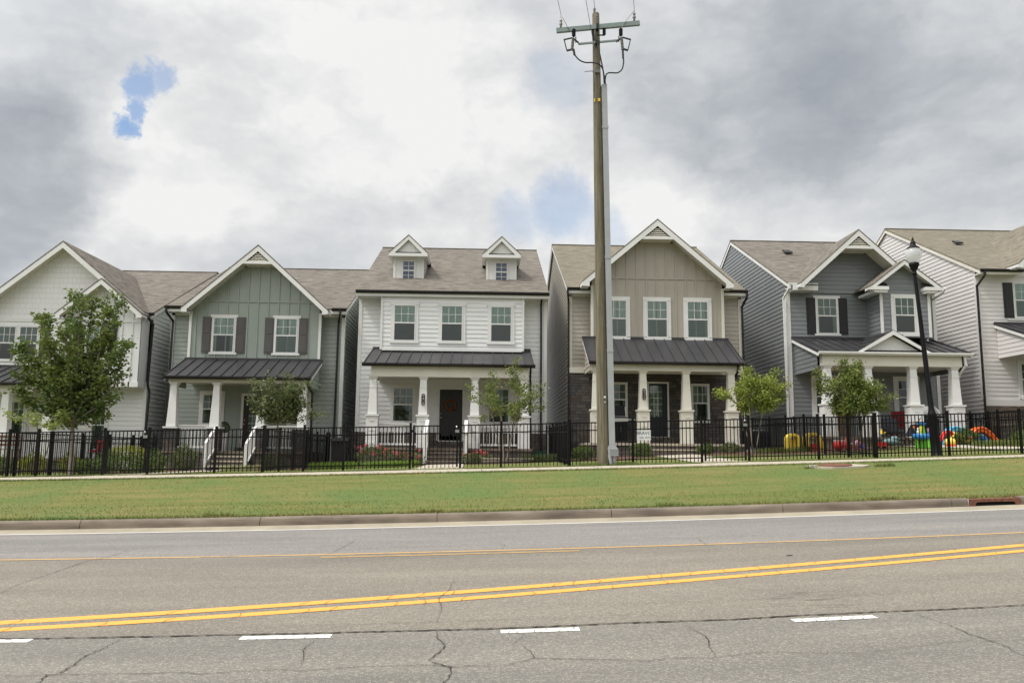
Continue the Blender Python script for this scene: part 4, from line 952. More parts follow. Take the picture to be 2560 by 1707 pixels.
boxes('corner_board',H4,'ivory',(4.35,4.46,32.955,33.0,6.14,8.45),(9.73,9.84,32.955,33.0,6.14,8.40))
boxes('frieze_board',H4,'ivory',(x0-.02,4.38,33.565,33.598,8.1,8.24),(9.8,x1+.02,33.565,33.598,8.1,8.24))
corner(H4,x0,33.6,5.15,8.2,side=-1,mt='ivory'); corner(H4,x1,33.6,5.15,8.2,side=1,mt='ivory')
boxes('corner_board',H4,'white',(x0-.03,x0-.001,33.49,33.6,g-.3,4.9),(x1+.001,x1+.03,33.49,33.6,g-.3,4.9))
for a,b in ((5.0,5.82),(6.64,7.50),(8.30,9.18)):
    window(H4,a,b,6.33,7.86,33.0,trim=.14,upper='blind_light',lower='blind_dim')
metal_roof(H4,4.00,9.98,6.28,5.10,33.0,30.92,step=.415,cheek='taupe',zb=4.80)
gutter(H4,4.0,10.02,30.94,5.11)
MB().box(4.12,9.86,31.08,31.36,4.78,5.04).build('porch_beam',MT['ivory'],H4)
MB().box(4.12,9.86,31.36,33.5,5.0,5.04).build('porch_ceiling',MT['ivory'],H4)
deck(H4,3.95,9.9,31.0,33.5,2.04,g-.4,mt='conc')
for x in (4.32,6.10,7.76,9.50): column(H4,x,31.22,2.04,3.24,4.78,.24,.34,.43,mt='ivory')
steps(H4,6.3,8.0,30.3,31.0,g,2.04,1,mt='conc')
window(H4,5.05,5.86,3.18,4.48,33.52,trim=.06,upper='blind_dim',lower='room',trimmat='white')
window(H4,8.58,9.24,2.98,4.46,33.52,trim=.06,upper='blind_dim',lower='room')
door(H4,6.80,7.55,2.34,4.50,33.52,'door_navy',(6.83,7.33,3.14,4.42),trim=.07)
MB().box(6.6,7.75,33.25,33.5,2.04,2.32).build('door_step',MT['brick'],H4)
gutter(H4,x0-.15,4.42,33.12,ZE+.02); gutter(H4,9.80,x1+.15,33.12,ZE+.02)
downspout(H4,[(3.42,33.06,8.3),(3.42,33.06,8.15),(3.50,33.52,7.9),(3.50,33.52,1.5)])
downspout(H4,[(10.84,33.06,8.3),(10.84,33.06,8.1),(10.76,33.52,7.75),(10.78,33.55,1.6)])
downspout(H4,[(9.72,30.98,5.05),(9.74,31.0,4.85),(9.66,31.3,4.5),(9.66,31.5,1.7)])
plaque(H4,6.11,31.00,3.88,'5117')
# ================================================================= HOUSE 5 (gray)
g=gz(15.5,31)
H5=thing('house','dark gray house with black shutters and a small gable over its porch','house',(15.8,33.6,g))
x0,x1=12.68,19.0; ZE=8.72; ZR=12.56; K=(ZR-ZE)/(YR-33.1)
main_roof(H5,x0,x1,33.1,ZE,YR,ZR,MT['shingle'],wallmat=MT['gray'],zb=g-.4,ov=.07,e=.178,d=.024,cut=(13.5,17.9))
w=MB(); wallF(w,x0,x1,g-.3,ZE-.1,33.6)
lap(w,[(13.5,33.55,8.4),(17.7,33.55,8.4),(17.7,33.55,8.85),(16.3,33.55,10.1),(14.55,33.55,10.1),(13.3,33.55,8.85)]); w.build('front_wall',MT['gray'],H5)
gable_roof(H5,15.44,10.94,12.92,8.66,17.94,8.68,32.6,33.52,K,ZE,MT['shingle'],clip=10.16,board=.24,tipret=.16)
MB().box(12.75,13.78,32.95,33.56,8.40,8.62).build('eave_return',MT['white'],H5)
MB().prism([(13.1,32.93,8.625),(13.78,32.93,8.625),(13.7,33.5,8.82),(13.1,33.5,8.82)],(0,0,-.02)).build('return_roof',MT['gutter'],H5)
gutter(H5,x0-.1,13.80,33.10,ZE-.01,mt='white')
# small projecting bay with its own gable
w=MB(); wallF(w,16.10,18.10,6.40,8.45,32.4)
lap(w,[(16.1,32.4,8.45),(18.1,32.4,8.45),(18.1,32.4,8.68),(16.98,32.4,9.39),(16.1,32.4,8.70)]); w.build('bay_wall',MT['gray'],H5)
w=MB(); lap(w,[(16.10,33.6,6.4),(16.10,32.4,6.4),(16.10,32.4,8.5),(16.10,33.6,8.5)]); w.build('bay_side',MT['gray'],H5); w=MB(); lap(w,[(18.10,32.4,6.4),(18.10,33.6,6.4),(18.10,33.6,8.5),(18.10,32.4,8.5)]); w.build('bay_side',MT['gray'],H5)
boxes('corner_board',H5,'white',(16.06,16.17,32.355,32.4,6.42,8.3),(18.03,18.14,32.355,32.4,6.42,8.3))
gable_roof(H5,16.98,9.56,15.52,8.44,18.44,8.46,32.0,32.38,K,ZE,MT['shingle'],board=.17,tipret=.12,Ymax=33.9,rname='gable_roof')
boxes('eave_return',H5,'white',(15.56,16.28,32.0,32.43,8.28,8.42),(17.78,18.42,32.0,32.43,8.28,8.42),(15.7,16.24,32.05,33.5,8.18,8.285),(17.82,18.3,32.05,33.5,8.18,8.285))
MB().prism([(15.85,32.02,8.425),(16.28,32.02,8.425),(16.28,32.3,8.63),(16.1,32.3,8.63)],(0,0,-.01)).build('return_roof',MT['gutter'],H5)
MB().prism([(17.76,32.02,8.425),(18.2,32.02,8.425),(17.95,32.3,8.63),(17.76,32.3,8.63)],(0,0,-.01)).build('return_roof',MT['gutter'],H5)
window(H5,16.64,17.48,6.58,8.04,32.4,trim=.13,upper='blind_dim',lower='blind_dark')
window(H5,13.95,14.80,6.68,8.20,33.6,trim=.06,head=(.14,.09),sill=(.13,.08),shutters=.38,shmat='shutter_dark',upper='blind_dim',lower='room')
corner(H5,x0,33.6,g-.2,8.4,w=.14,side=-1,sd=.14); corner(H5,x1,33.6,g-.2,8.4,side=1)
metal_roof(H5,12.82,18.82,6.48,5.60,33.58,30.92,step=.42,cheek='gray',zb=4.95)
gutter(H5,12.84,18.86,30.94,5.60,mt='white')
# porch gable
mb=MB(); cx,za,zt=15.80,6.48,5.62
for s_ in (-1,1):
    P=[(cx+s_*1.44,30.9,zt),(cx,30.9,za),(cx,33.5,za),(cx+s_*.0+s_*.02,33.55,za-.0)]
    P=[(cx+s_*1.44,30.9,zt),(cx,30.9,za),(cx,33.55,za),(cx+s_*.1,33.2,za-.06)]
    n_=(Vector(P[1])-Vector(P[0])).cross(Vector(P[2])-Vector(P[1]))
    mb.prism(P if n_.z>0 else P[::-1],(0,0,-.05))
    for q in range(1,4):
        t_=q/4; a_=(cx+s_*1.44*(1-t_),30.9,zt+(za-zt)*t_+.015); yb_=30.9+(33.3-30.9)*t_*1.0
        mb.bar(a_,(a_[0],yb_+.05,a_[2]),.026,.04,(0,0,1))
mb.build('porch_gable_roof',MT['metalroof'],H5)
mb=MB()
for s_ in (-1,1):
    mb.prism([(cx,30.885,za-.03),(cx+s_*1.46,30.885,zt-.03),(cx+s_*1.30,30.885,zt-.05),(cx,30.885,za-.20)],(0,.03,0))
mb.build('porch_gable_board',MT['white'],H5)
MB().prism([(cx-1.05,31.12,5.70),(cx+1.05,31.12,5.70),(cx,31.12,6.30)],(0,.04,0)).build('porch_gable_wall',MT['white'],H5)
MB().box(13.04,18.52,31.06,31.38,5.08,5.50).build('porch_beam',MT['ivory'],H5)
MB().box(13.04,18.52,31.38,33.58,5.1,5.14).build('porch_ceiling',MT['ivory'],H5)
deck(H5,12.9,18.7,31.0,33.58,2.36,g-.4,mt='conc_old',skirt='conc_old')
for x in (13.25,14.84,16.60,18.24): column(H5,x,31.22,2.36,3.55,5.08,.25,.36,.48)
window(H5,17.20,17.98,3.35,4.78,33.6,trim=.16,upper='room',lower='room',grid=(2,2))
door(H5,15.5,16.32,2.42,4.72,33.6,'door_dark')
window(H5,13.75,14.5,3.35,4.78,33.6,trim=.16,upper='room',lower='room')
downspout(H5,[(12.60,33.0,8.60),(12.60,33.0,8.5),(12.52,33.5,8.15),(12.56,33.55,1.7)],mt='white')
downspout(H5,[(18.60,32.02,8.38),(18.60,32.3,8.2),(18.46,33.3,7.95),(18.5,33.4,6.3)],mt='white')
downspout(H5,[(18.58,30.98,5.5),(18.62,30.98,5.15),(18.50,31.3,4.75),(18.42,31.4,4.6)],mt='white')
plaque(H5,14.84,30.99,4.18,'5115')
for (vx,vy) in ((14.55,38.2),):
    z=ZE+K*(vy-33.1); MB().prism([(vx-.18,vy-.2,z-.02),(vx+.18,vy-.2,z-.02),(vx+.18,vy+.2,z+.19),(vx-.18,vy+.2,z+.19)],(0,0,.08)).build('roof_vent',MT['gutter'],H5)
# ================================================================= HOUSE 6 (pale, right edge)
g=gz(22.5,31)
H6=thing('house','pale beige house with tan shingles, cut by the right edge','house',(23.5,33.6,g))
x0,x1=20.86,28.0; ZE=9.46; ZR=13.34; K=(ZR-ZE)/(YR-33.1)
main_roof(H6,x0,x1,33.1,ZE,YR,ZR,MT['shingle_tan'],wallmat=MT['palebeige'],zb=g-.4,ov=.12,bandm='ivory',d=.024,cut=(22.5,27.6))
w=MB(); wallF(w,x0,x1,4.02,ZE-.1,33.6); w.build('front_wall',MT['palebeige'],H6)
MB().box(x0,x1,33.52,33.6,g-.4,3.76).build('stone_base',MT['fieldstone'],H6)
MB().box(x0-.01,x1,33.55,33.6,3.765,4.02).build('band_board',MT['palebeige'],H6)
gable_roof(H6,24.95,12.3,22.0,9.60,27.9,9.6,32.45,33.55,K,ZE,MT['shingle_tan'],board=.22)
w=MB(); lap(w,[(22.3,33.55,9.3),(27.6,33.55,9.3),(27.6,33.55,9.7),(24.95,33.55,12.0),(22.3,33.55,9.7)]); w.build('gable_wall',MT['palebeige'],H6)
MB().box(22.5,28,33.54,33.6,9.25,9.33).build('band_board',MT['white'],H6)
window(H6,22.46,23.35,7.50,8.98,33.6,trim=.05,shutters=.42,shmat='shutter_dark',upper='blind_light',lower='blind_dim')
MB().box(22.1,23.7,33.54,33.6,7.38,7.44).build('band_board',MT['white'],H6)
metal_roof(H6,21.50,27.5,7.22,6.40,33.58,31.3,step=.42,cheek='palebeige',zb=5.75)
MB().box(21.6,27.4,31.5,31.75,5.75,6.1).build('porch_beam',MT['palebeige'],H6)
deck(H6,21.2,27.5,31.2,33.5,3.0,g-.4)
for x in (21.75,23.9): column(H6,x,31.4,3.0,4.0,5.76,.26,.40,.5)
railing(H6,20.9,21.5,31.2,3.05,4.02); railing(H6,22.0,23.65,31.2,3.05,4.02)
window(H6,22.5,23.3,4.2,5.55,33.6,trim=.13,upper='blind_dark',lower='room')
corner(H6,x0,33.6,4.02,9.2,side=-1,mt='palebeige')
gutter(H6,x0-.1,22.6,33.12,ZE+.0)
downspout(H6,[(20.92,33.04,9.38),(20.92,33.04,9.2),(20.80,33.45,8.8),(20.84,33.5,1.9)])

vz=9.46+K*(37.6-33.1); MB().prism([(22.4,37.4,vz-.02),(22.75,37.4,vz-.02),(22.75,37.75,vz+.15),(22.4,37.75,vz+.15)],(0,0,.08)).build('roof_vent',MT['gutter'],H6)
# ---------------------------------------------------------------- fences
BK=MT['black']
def panel(root,a,b,name='panel',h=1.24,sp=.108,pk=.021,sub=True,z0=None,ends=True,g0=None,g1=None):
    """flat-top picket panel between ground points a,b (x,y)"""
    ax,ay=a;bx,by=b; za=gz(ax,ay) if g0 is None else g0; zb=gz(bx,by) if g1 is None else g1
    Ls=math.hypot(bx-ax,by-ay); mb=MB()
    P=lambda t,z:(ax+(bx-ax)*t,ay+(by-ay)*t,za+(zb-za)*t+z)
    for z,hh in ((h-.02,.030),(h-.235,.028),(.155,.028)): mb.bar(P(0,z),P(1,z),.030,hh+.004)
    n=max(1,round(Ls/sp))
    for i in range(1,n): mb.bar(P(i/n,.045),P(i/n,h-.021),pk,pk,(1,0,0))
    return mb.build(name,BK,root)
def post(root,x,y,h=1.30,w=.062,name='post'):
    z=gz(x,y); mb=MB().box(x-w/2,x+w/2,y-w/2,y+w/2,z-.05,z+h).box(x-w/2-.006,x+w/2+.006,y-w/2-.006,y+w/2+.006,z+h,z+h+.02)
    return mb.build(name,BK,root)
def fence(label,pts,group,widths=None):
    x,y=pts[0]; r=thing('iron_fence',label,'fence',(x,y,gz(x,y)),group)
    for i,p in enumerate(pts): post(r,*p,w=.062)
    for a,b in zip(pts,pts[1:]): panel(r,a,b,pk=.021 if group==G else .014)
    return r
def gate(label,a,b,group='front gates',swing=0):
    r=thing('iron_gate',label,'gate',((a[0]+b[0])/2,a[1],gz(*a)),group)
    L_=math.hypot(b[0]-a[0],b[1]-a[1])
    for p in (a,b):
        z=gz(*p); MB().box(p[0]-.025,p[0]+.025,p[1]-.02,p[1]+.02,z+.06,z+1.25).build('stile',BK,r)
    panel(r,a,b,'gate_leaf')
    z=gz(*b); m=MB(); m.box(b[0]-.06,b[0]+.05,b[1]-.07,b[1]-.03,z+1.02,z+1.10).ball((b[0]-.02,b[1]-.08,z+1.18),.03,.02,.03,8,6).build('latch',MT['chrome'],r)
    z=gz(*a)
    for q in (.3,1.05): MB().box(a[0]-.07,a[0]+.01,a[1]-.035,a[1]-.021,z+q,z+q+.07).build('hinge',BK,r)
    return r
YF=23.5; G='front fence along the sidewalk'
fence('black picket fence section in front of the tall maple, far left',[(-20.4,YF),(-18.6,YF),(-16.8,YF),(-14.95,YF),(-13.09,YF),(-12.31,YF),(-10.50,YF)],G)
gate('black gate across the diagonal path to the sage green house',(-10.42,YF),(-9.36,YF))
fence('black picket fence section in front of the sage green house',[(-9.28,YF),(-7.44,YF),(-6.10,YF),(-4.99,YF),(-3.88,YF),(-2.02,YF)],G)
gate('black gate before the front steps of the white dormered house',(-1.93,YF),(-.70,YF))
fence('black picket fence section running behind the utility pole',[(-.61,YF),(.54,YF),(2.46,YF),(4.29,YF),(6.27,YF)],G)
gate('black gate before the path of the taupe stone house',(6.37,YF),(7.53,YF))
fence('black picket fence section in front of the gray house, right side',[(7.63,YF),(9.65,YF),(11.34,YF),(13.47,YF),(15.61,YF),(17.6,YF)],G)
GS='side fences between the yards'
fence('black side fence between the left white house and the sage house',[(-12.95,23.6)]+[(-12.95+.03*i,23.6+1.85*i) for i in range(1,6)],GS)
fence('black side fence between the sage house and the dormered house',[(-6.15,23.62)]+[(-6.15+.02*i,23.62+1.8*i) for i in range(1,6)],GS)
fence('black side fence beside the taupe house, seen almost end on',[(2.5,23.62)]+[(2.5+.03*i,23.62+1.8*i) for i in range(1,6)],GS)
fence('black side fence between the taupe house and the gray house',[(11.36,23.62)]+[(11.36,23.62+1.75*i) for i in range(1,6)],GS)
fence('black side fence between the gray house and the pale house',[(20.0,24.2)]+[(20.0,24.2+1.8*i) for i in range(1,6)],GS)
GR='fence returns between the house walls'
fence('short black fence between the left white and sage house walls',[(-13.35,33.0),(-12.75,33.0)],GR)
fence('short black fence between the sage and dormered house walls',[(-5.95,32.6),(-4.9,32.6)],GR)
fence('short black fence between the dormered and taupe house walls',[(2.55,32.8),(3.5,32.8)],GR)
fence('short black fence between the taupe and gray house walls',[(10.85,32.9),(12.55,32.9)],GR)
fence('short tall-looking black fence between the gray and pale house walls',[(19.1,33.2),(20.75,33.2)],GR)
# small notice on the fence
r=thing('notice_sign','small white notice with dark letters tied to the front fence beside the pole','sign',(4.62,23.44,2.1))
sx,sz=4.60,2.16
MB().box(sx-.20,sx+.20,23.445,23.455,sz-.14,sz+.14).build('sign_plate',MT['sign_white'],r)
text_mesh('lettering','BRAVO',.135,(sx,23.443,sz+.055),MT['sign_ink'],r,extr=.002)
text_mesh('lettering','16A  INTS',.075,(sx+.03,23.443,sz-.07),MT['sign_ink'],r,extr=.002)
# ---------------------------------------------------------------- utility pole
px,py=3.385,23.1; gb=gz(px,py)
UP=thing('utility_pole','tall weathered wooden utility pole with crossarm and gray cable guard','utility pole',(px,py,gb))
tx_=3.23; zt=14.72
mb=MB(); n=24; k=10
def polex(z): return px+(tx_-px)*(z-gb)/(zt-gb)
prof=[(gb-.3,.172),(gb+.1,.168),(gb+2,.158),(gb+5,.148),(gb+8,.135),(gb+11,.118),(zt-.03,.105),(zt,.09)]
vs=[(polex(z)+r_*math.cos(2*math.pi*i/n)+random.uniform(-.002,.002),py+r_*math.sin(2*math.pi*i/n),z) for z,r_ in prof for i in range(n)]
mb.add(vs,[(j*n+i,j*n+(i+1)%n,(j+1)*n+(i+1)%n,(j+1)*n+i) for j in range(len(prof)-1) for i in range(n)],True); mb.add(vs[-n:],[tuple(range(n))])
mb.build('pole_shaft',MT['pole'],UP)
mb=MB(); mb.bar((2.03,py-.2,14.02),(4.51,py-.2,14.33),.10,.13); ca=mb.build('crossarm',MT['steel'],UP)
MB().box(tx_-.02,tx_+.05,py-.28,py-.1,14.10,14.26).build('arm_bracket',MT['gutter'],ca)
for q in range(4): MB().box(tx_-.0,tx_+.05,py-.115,py-.10,14.35+q*.07,14.38+q*.07).build('bolt',MT['wire'],UP)
mb=MB(); mb.bar((2.68,py-.2,13.62),(3.86,py-.2,13.77),.05,.05); a2=mb.build('equipment_arm',MT['steel'],UP)
MB().box(tx_-.05,tx_+.08,py-.24,py-.12,13.64,13.74).build('arm_bracket',MT['gutter'],a2)
def insul(x,z,y=py-.22):
    m=MB(); m.lathe([(.0,0),(.035,0),(.025,.05),(.05,.08),(.05,.12),(.025,.15),(.042,.18),(.042,.22),(.015,.26),(.012,.42),(0,.42)],(x,y,z),12); m.build('insulator',MT['porcelain'],UP)
insul(2.16,14.12); insul(4.35,14.40)
m=MB(); m.lathe([(0,0),(.035,0),(.03,.1),(.05,.14),(.02,.2),(.01,.32),(0,.32)],(tx_-.04,py,zt-.02),12); m.build('insulator',MT['porcelain'],UP)
# cut-outs and surge arresters
for cx,cz,s in ((2.50,13.62,-1),(3.98,13.68,1)):
    m=MB(); y=py-.24
    m.bar((cx-s*.18,y,cz+.02),(cx-s*.03,y,cz+.14),.04,.04); m.bar((cx-s*.10,y,cz+.02),(cx-s*.10,y,cz+.20),.03,.03)
    m.bar((cx+s*.0,y,cz+.17),(cx+s*.26,y,cz+.10),.035,.035); m.bar((cx+s*.25,y,cz+.12),(cx+s*.17,y,cz-.22),.028,.028); m.bar((cx+s*.17,y,cz-.24),(cx+s*.0,y,cz-.19),.045,.045)
    o=m.build('fuse_cutout',MT['gutter'],UP)
    m=MB()
    for i in range(9):
        t=i/8; m.lathe([(.02,-.014),(.045,-.008),(.045,.008),(.02,.014)],(cx-s*(.02-.03*t)+s*.0,y,cz+.15-.36*t),10)
    m.tube([(cx-s*.02,y,cz+.17),(cx+s*.01,y,cz-.23)],.024,8); m.build('fuse_insulator',MT['wire'],o)
    m=MB()
    for i in range(6): m.lathe([(.025,-.012),(.058,-.006),(.058,.008),(.025,.014)],(cx+s*.0-s*.04,y,cz+.24+i*.035),12)
    m.tube([(cx-s*.04,y,cz+.2),(cx-s*.04,y,cz+.45)],.03,8); m.build('surge_arrester',MT['fabric_black'],o)
m=MB(); y=py-.2
for i in range(6): m.lathe([(.025,-.012),(.05,-.006),(.05,.008),(.025,.014)],(tx_+.22,y,13.95+i*.035),12)
m.bar((tx_,y,13.92),(tx_+.24,y,13.92),.03,.03); m.bar((tx_-.12,y,14.1),(tx_-.10,y,13.75),.05,.06); m.build('surge_arrester',MT['fabric_black'],UP)
def curve(pts,n=10):
    P=[Vector(p) for p in pts]; o=[]
    for i in range(len(P)-1):
        a=P[max(0,i-1)];b=P[i];c=P[i+1];d=P[min(len(P)-1,i+2)]
        for q in range(n):
            t=q/n; o.append(.5*((2*b)+(c-a)*t+(2*a-5*b+4*c-d)*t*t+(3*b-a-3*c+d)*t**3))
    o.append(P[-1]); return o
CY=py-.26
MB().tube(curve([(2.53,CY,13.32),(2.60,CY,13.20),(2.72,CY,13.08),(2.88,CY,13.02),(3.08,CY-.02,13.01),(3.26,CY-.06,12.95),(3.40,CY,12.80),(3.44,CY+.06,12.42)]),.021,8).build('cable',MT['cable'],UP)
MB().tube(curve([(3.99,CY,13.40),(4.00,CY,13.25),(4.01,CY,13.05),(3.96,CY,12.84),(3.84,CY,12.73),(3.68,CY,12.72),(3.55,CY,12.71),(3.48,CY,12.62),(3.46,CY+.06,12.40)]),.021,8).build('cable',MT['cable'],UP)
MB().tube(curve([(tx_+.02,CY+.02,13.62),(tx_+.06,CY-.02,13.35),(tx_+.12,CY-.02,13.05),(tx_+.18,CY,12.75),(tx_+.25,CY+.06,12.40)]),.021,8).build('cable',MT['cable'],UP)
MB().tube([(2.53,CY,13.42),(2.56,CY,13.24)],.034,8).tube([(3.99,CY,13.46),(4.0,CY,13.18)],.03,8).build('cable_end',MT['cable'],UP)
for P_ in ([(2.50,CY,14.05),(2.46,CY,13.97),(2.46,CY,13.92)],[(3.96,CY,14.2),(3.95,CY,14.05)],[(2.2,CY,14.42),(2.36,CY,14.1),(2.46,CY,13.95)],[(4.35,CY,14.7),(4.05,CY,14.3),(3.96,CY,14.1)]): MB().tube(P_,.008,6).build('jumper_wire',MT['wire'],UP)
m=MB(); m.bar((2.87,py-.15,12.79),(3.22,py-.16,12.82),.012,.02); m.bar((3.1,py-.15,12.8),(3.2,py-.15,12.6),.01,.01); m.box(3.16,3.34,py-.17,py-.12,12.77,12.86); m.build('step_bracket',MT['wire'],UP)
MB().box(3.26,3.33,py-.146,py-.138,11.89,11.98).build('yellow_tag',MT['tagy'],UP); MB().box(3.155,3.185,py-.115,py-.10,11.88,11.98).build('yellow_tag',MT['tagy'],UP)
m=MB(); m.box(3.385,3.44,py-.162,py-.155,3.17,3.22); m.box(3.40,3.43,py-.162,py-.155,3.04,3.07); m.build('pole_tag',MT['sign_white'],UP)
# cable guard (flat U channel) up the right side
def gx(z): return 3.46+(3.615-3.46)*(12.43-z)/(12.43-1.85)
m=MB()
for a,b,w_ in ((12.43,11.10,.155),(11.115,7.2,.160),(7.215,4.5,.165),(4.515,1.85,.170)):
    m.add([(gx(z)+sx_*w_/2,py+yy,z) for z in (a,b) for sx_,yy in ((-1,-.13),(1,-.13),(1,.06),(-1,.06))],[(0,1,2,3),(7,6,5,4),(1,0,4,5),(2,1,5,6),(3,2,6,7),(0,3,7,4)])
for z in (11.1,7.2,4.5): m.box(gx(z)-.092,gx(z)+.092,py-.14,py+.06,z-.03,z+.05)
cg=m.build('cable_guard',MT['galv'],UP)
m=MB(); x=gx(1.85)
m.prism([(x-.09,py-.15,1.86),(x+.09,py-.15,1.86),(x+.16,py-.15,1.76),(x+.17,py-.15,1.56),(x-.10,py-.15,1.58),(x-.13,py-.15,1.78)],(0,.20,0))
for i in range(4): m.box(x-.08,x+.175,py-.175,py-.151,1.57+i*.055,1.59+i*.055)
m.build('guard_foot',MT['galv'],cg)
MB().tube([(x-.08,py-.12,1.6),(x-.02,py-.12,gb-.02)],.045,10).tube([(x+.06,py-.06,1.6),(x+.07,py-.06,gb-.02)],.05,10).build('conduit',MT['galv'],cg)
m=MB(); rr=random.Random(3)
for i in range(26):
    z=gb+.3+rr.random()*12; a=-math.pi/2+rr.uniform(-1,1); r_=.166-.0042*(z-gb); m.box(polex(z)+r_*math.cos(a)-.006,polex(z)+r_*math.cos(a)+.006,py+r_*math.sin(a)-.012,py+r_*math.sin(a),z,z+.014)
m.build('staple',MT['wire'],UP)
for lab,x,z,y in (('thin power line from the left end of the crossarm',2.16,14.54,py-.22),('thin power line from the pole top',tx_-.04,15.02,py),('thin power line from the right end of the crossarm',4.35,14.82,py-.22),('thin guy wire passing left of the pole top',3.15,13.6,py-.16)):
    n_=24; P=[]
    for i in range(n_+1):
        t=i/n_; P.append((x-10.8*t,y-45*t,z+5.7*t-.9*4*t*(1-t)*.35))
    o=MB().tube(P,.0075,6).build('power_line',MT['wire']); tag(o,lab,'wire','power lines from the pole')
# ---------------------------------------------------------------- street lamp
lx,ly=13.72,24.6; lz=gz(lx,ly)
SL=thing('street_lamp','black street lamp with frosted acorn globe, leaning slightly left','street lamp',(lx,ly,lz))
A=Vector((13.72,ly,lz-.05)); B=Vector((13.345,ly,7.34)); ax=(B-A).normalized()
m=MB(); pr=[(0,.19),(.06,.19),(.09,.155),(.5,.14),(1.25,.12),(1.30,.135),(1.36,.11),(1.5,.082),(3.2,.070),(5.0,.058),(5.55,.055)]
Lp=(B-A).length
m.tube([A+ax*min(q,Lp) for q,_ in pr]+[B],[r_ for _,r_ in pr]+[.05],20)
for i in range(10):
    a=2*math.pi*i/10; o_=Vector((math.cos(a),math.sin(a),0))
    m.tube([A+ax*.12+o_*.145,A+ax*1.22+o_*.118],.012,5)
m.build('lamp_post',BK,SL)
c0=B
MB().lathe([(.05,-.12),(.085,-.10),(.06,-.06),(.06,0),(.10,.05),(.12,.12),(.15,.17),(.155,.24),(.12,.26),(0,.26)],c0,20).build('lamp_collar',BK,SL)
gl=MB().lathe([(.12,.26),(.17,.32),(.225,.42),(.243,.52),(.225,.62),(.17,.70),(.14,.73)],c0,24).build('lamp_globe',MT['globe'],SL)
MB().lathe([(.04,.26),(.05,.3),(.05,.55),(.09,.6),(.09,.66),(0,.68)],c0,14).build('lamp_bulb',MT['sign_white'],gl)
MB().lathe([(.185,.71),(.19,.735),(.13,.77),(.10,.80),(.075,.86),(.085,.90),(.05,.94),(.03,.98),(.04,1.0),(.025,1.03),(.0,1.10)],c0,20).build('lamp_finial',BK,SL)
# ---------------------------------------------------------------- manhole and storm drain
mb=MB(); mx_,my_=8.82,20.5
def gdisc(mb,cx,cy,rx,ry,dz,n=32,rect=False):
    P=[]
    for i in range(n):
        a=2*math.pi*i/n; P.append((cx+rx*math.cos(a),cy+ry*math.sin(a),gz(cx+rx*math.cos(a),cy+ry*math.sin(a))+dz))
    lo=[(x,y,z-.12) for x,y,z in P]
    mb.add(P+lo,[range(n)]+[(i,n+i,n+(i+1)%n,(i+1)%n) for i in range(n)])
MH=thing('manhole','rusty round manhole cover in a pale concrete pad on the grass','manhole',(mx_,my_,gz(mx_,my_)))
mb=MB(); zp_=gz(8.8,20.6)+.035; P=[(8.12,20.35),(8.6,20.15),(9.4,20.2),(9.68,20.45),(9.4,20.85),(8.35,20.85),(8.08,20.6)]; mb.prism([(x,y,zp_+.03*(x-8.8)+.07*(y-20.6)) for x,y in P],(0,0,-.4)); mb.build('concrete_pad',MT['conc'],MH)
mb=MB(); P_=[(mx_+.42*math.cos(a*math.pi/16),20.52+.34*math.sin(a*math.pi/16)) for a in range(32)]; mb.prism([(x,y,zp_+.03*(x-8.8)+.07*(y-20.6)+.028) for x,y in P_],(0,0,-.05)); cv=mb.build('cover',MT['iron'],MH)
xa,xb=9.12,10.12
DR=thing('storm_drain','rusty cast iron kerb inlet with a dark opening, at the right end of the kerb','storm drain',(9.6,15.4,gz(9.6,15.4)))
base=lambda x: gz(x,15.37)
mb=MB(); N_=16; top=[];hole=[]
def inx(t): return xa+(xb-xa)*t
ol=[(inx(0),base(xa)-.02),(inx(1),base(xb)-.02),(inx(1),base(xb)+.175),(inx(0),base(xa)+.175)]
hx0,hx1=xa+.13,xb-.10; hz0=base((hx0+hx1)/2)-.0; hz1=hz0+.115
# front plate with rounded hole: ring strips
hp=[]
for i in range(N_):
    a=2*math.pi*i/N_; cxh=(hx0+hx1)/2+math.copysign((hx1-hx0)/2-.06,math.cos(a)) if abs(math.cos(a))>1e-6 else (hx0+hx1)/2
    X=cxh+.06*math.cos(a); hp.append((X,15.372,(hz0+hz1)/2+.058*math.sin(a)+.027*(X-9.6)))
op=[]
for (X,_,Z) in hp:
    tX=xa if X<hx0+.061 and abs(Z-(hz0+hz1)/2-.027*(X-9.6))<.03 else xb if X>hx1-.061 and abs(Z-(hz0+hz1)/2-.027*(X-9.6))<.03 else X
    up_=Z>(hz0+hz1)/2+.027*(X-9.6)
    if X<hx0+.07: tX=xa
    if X>hx1-.07: tX=xb
    op.append((tX,15.372,base(tX)+(.172 if up_ else -.03)))
mb.add(hp+op,[(i,(i+1)%N_,N_+(i+1)%N_,N_+i) for i in range(N_)])
mb.poly([(xa,15.372,base(xa)+.172),(xb,15.372,base(xb)+.172),(xb,15.85,base(xb)+.178),(xa,15.85,base(xa)+.178)])
mb.build('inlet_frame',MT['iron'],DR)
MB().box(xa+.05,xb-.05,15.44,15.45,base(xa)-.1,base(xa)+.15).build('inlet_cavity',MT['hole'],DR)
o=MB().box(-8.95,-8.72,15.30,15.34,gz(-8.85,15.3)+.0,gz(-8.85,15.3)+.04).bar((-8.9,15.29,gz(-8.9,15.3)+.05),(-8.62,15.31,gz(-8.7,15.3)+.045),.05,.02).build('road_debris',MT['fabric_black']); tag(o,'dark scrap of rubber lying in the gutter at far left','debris')
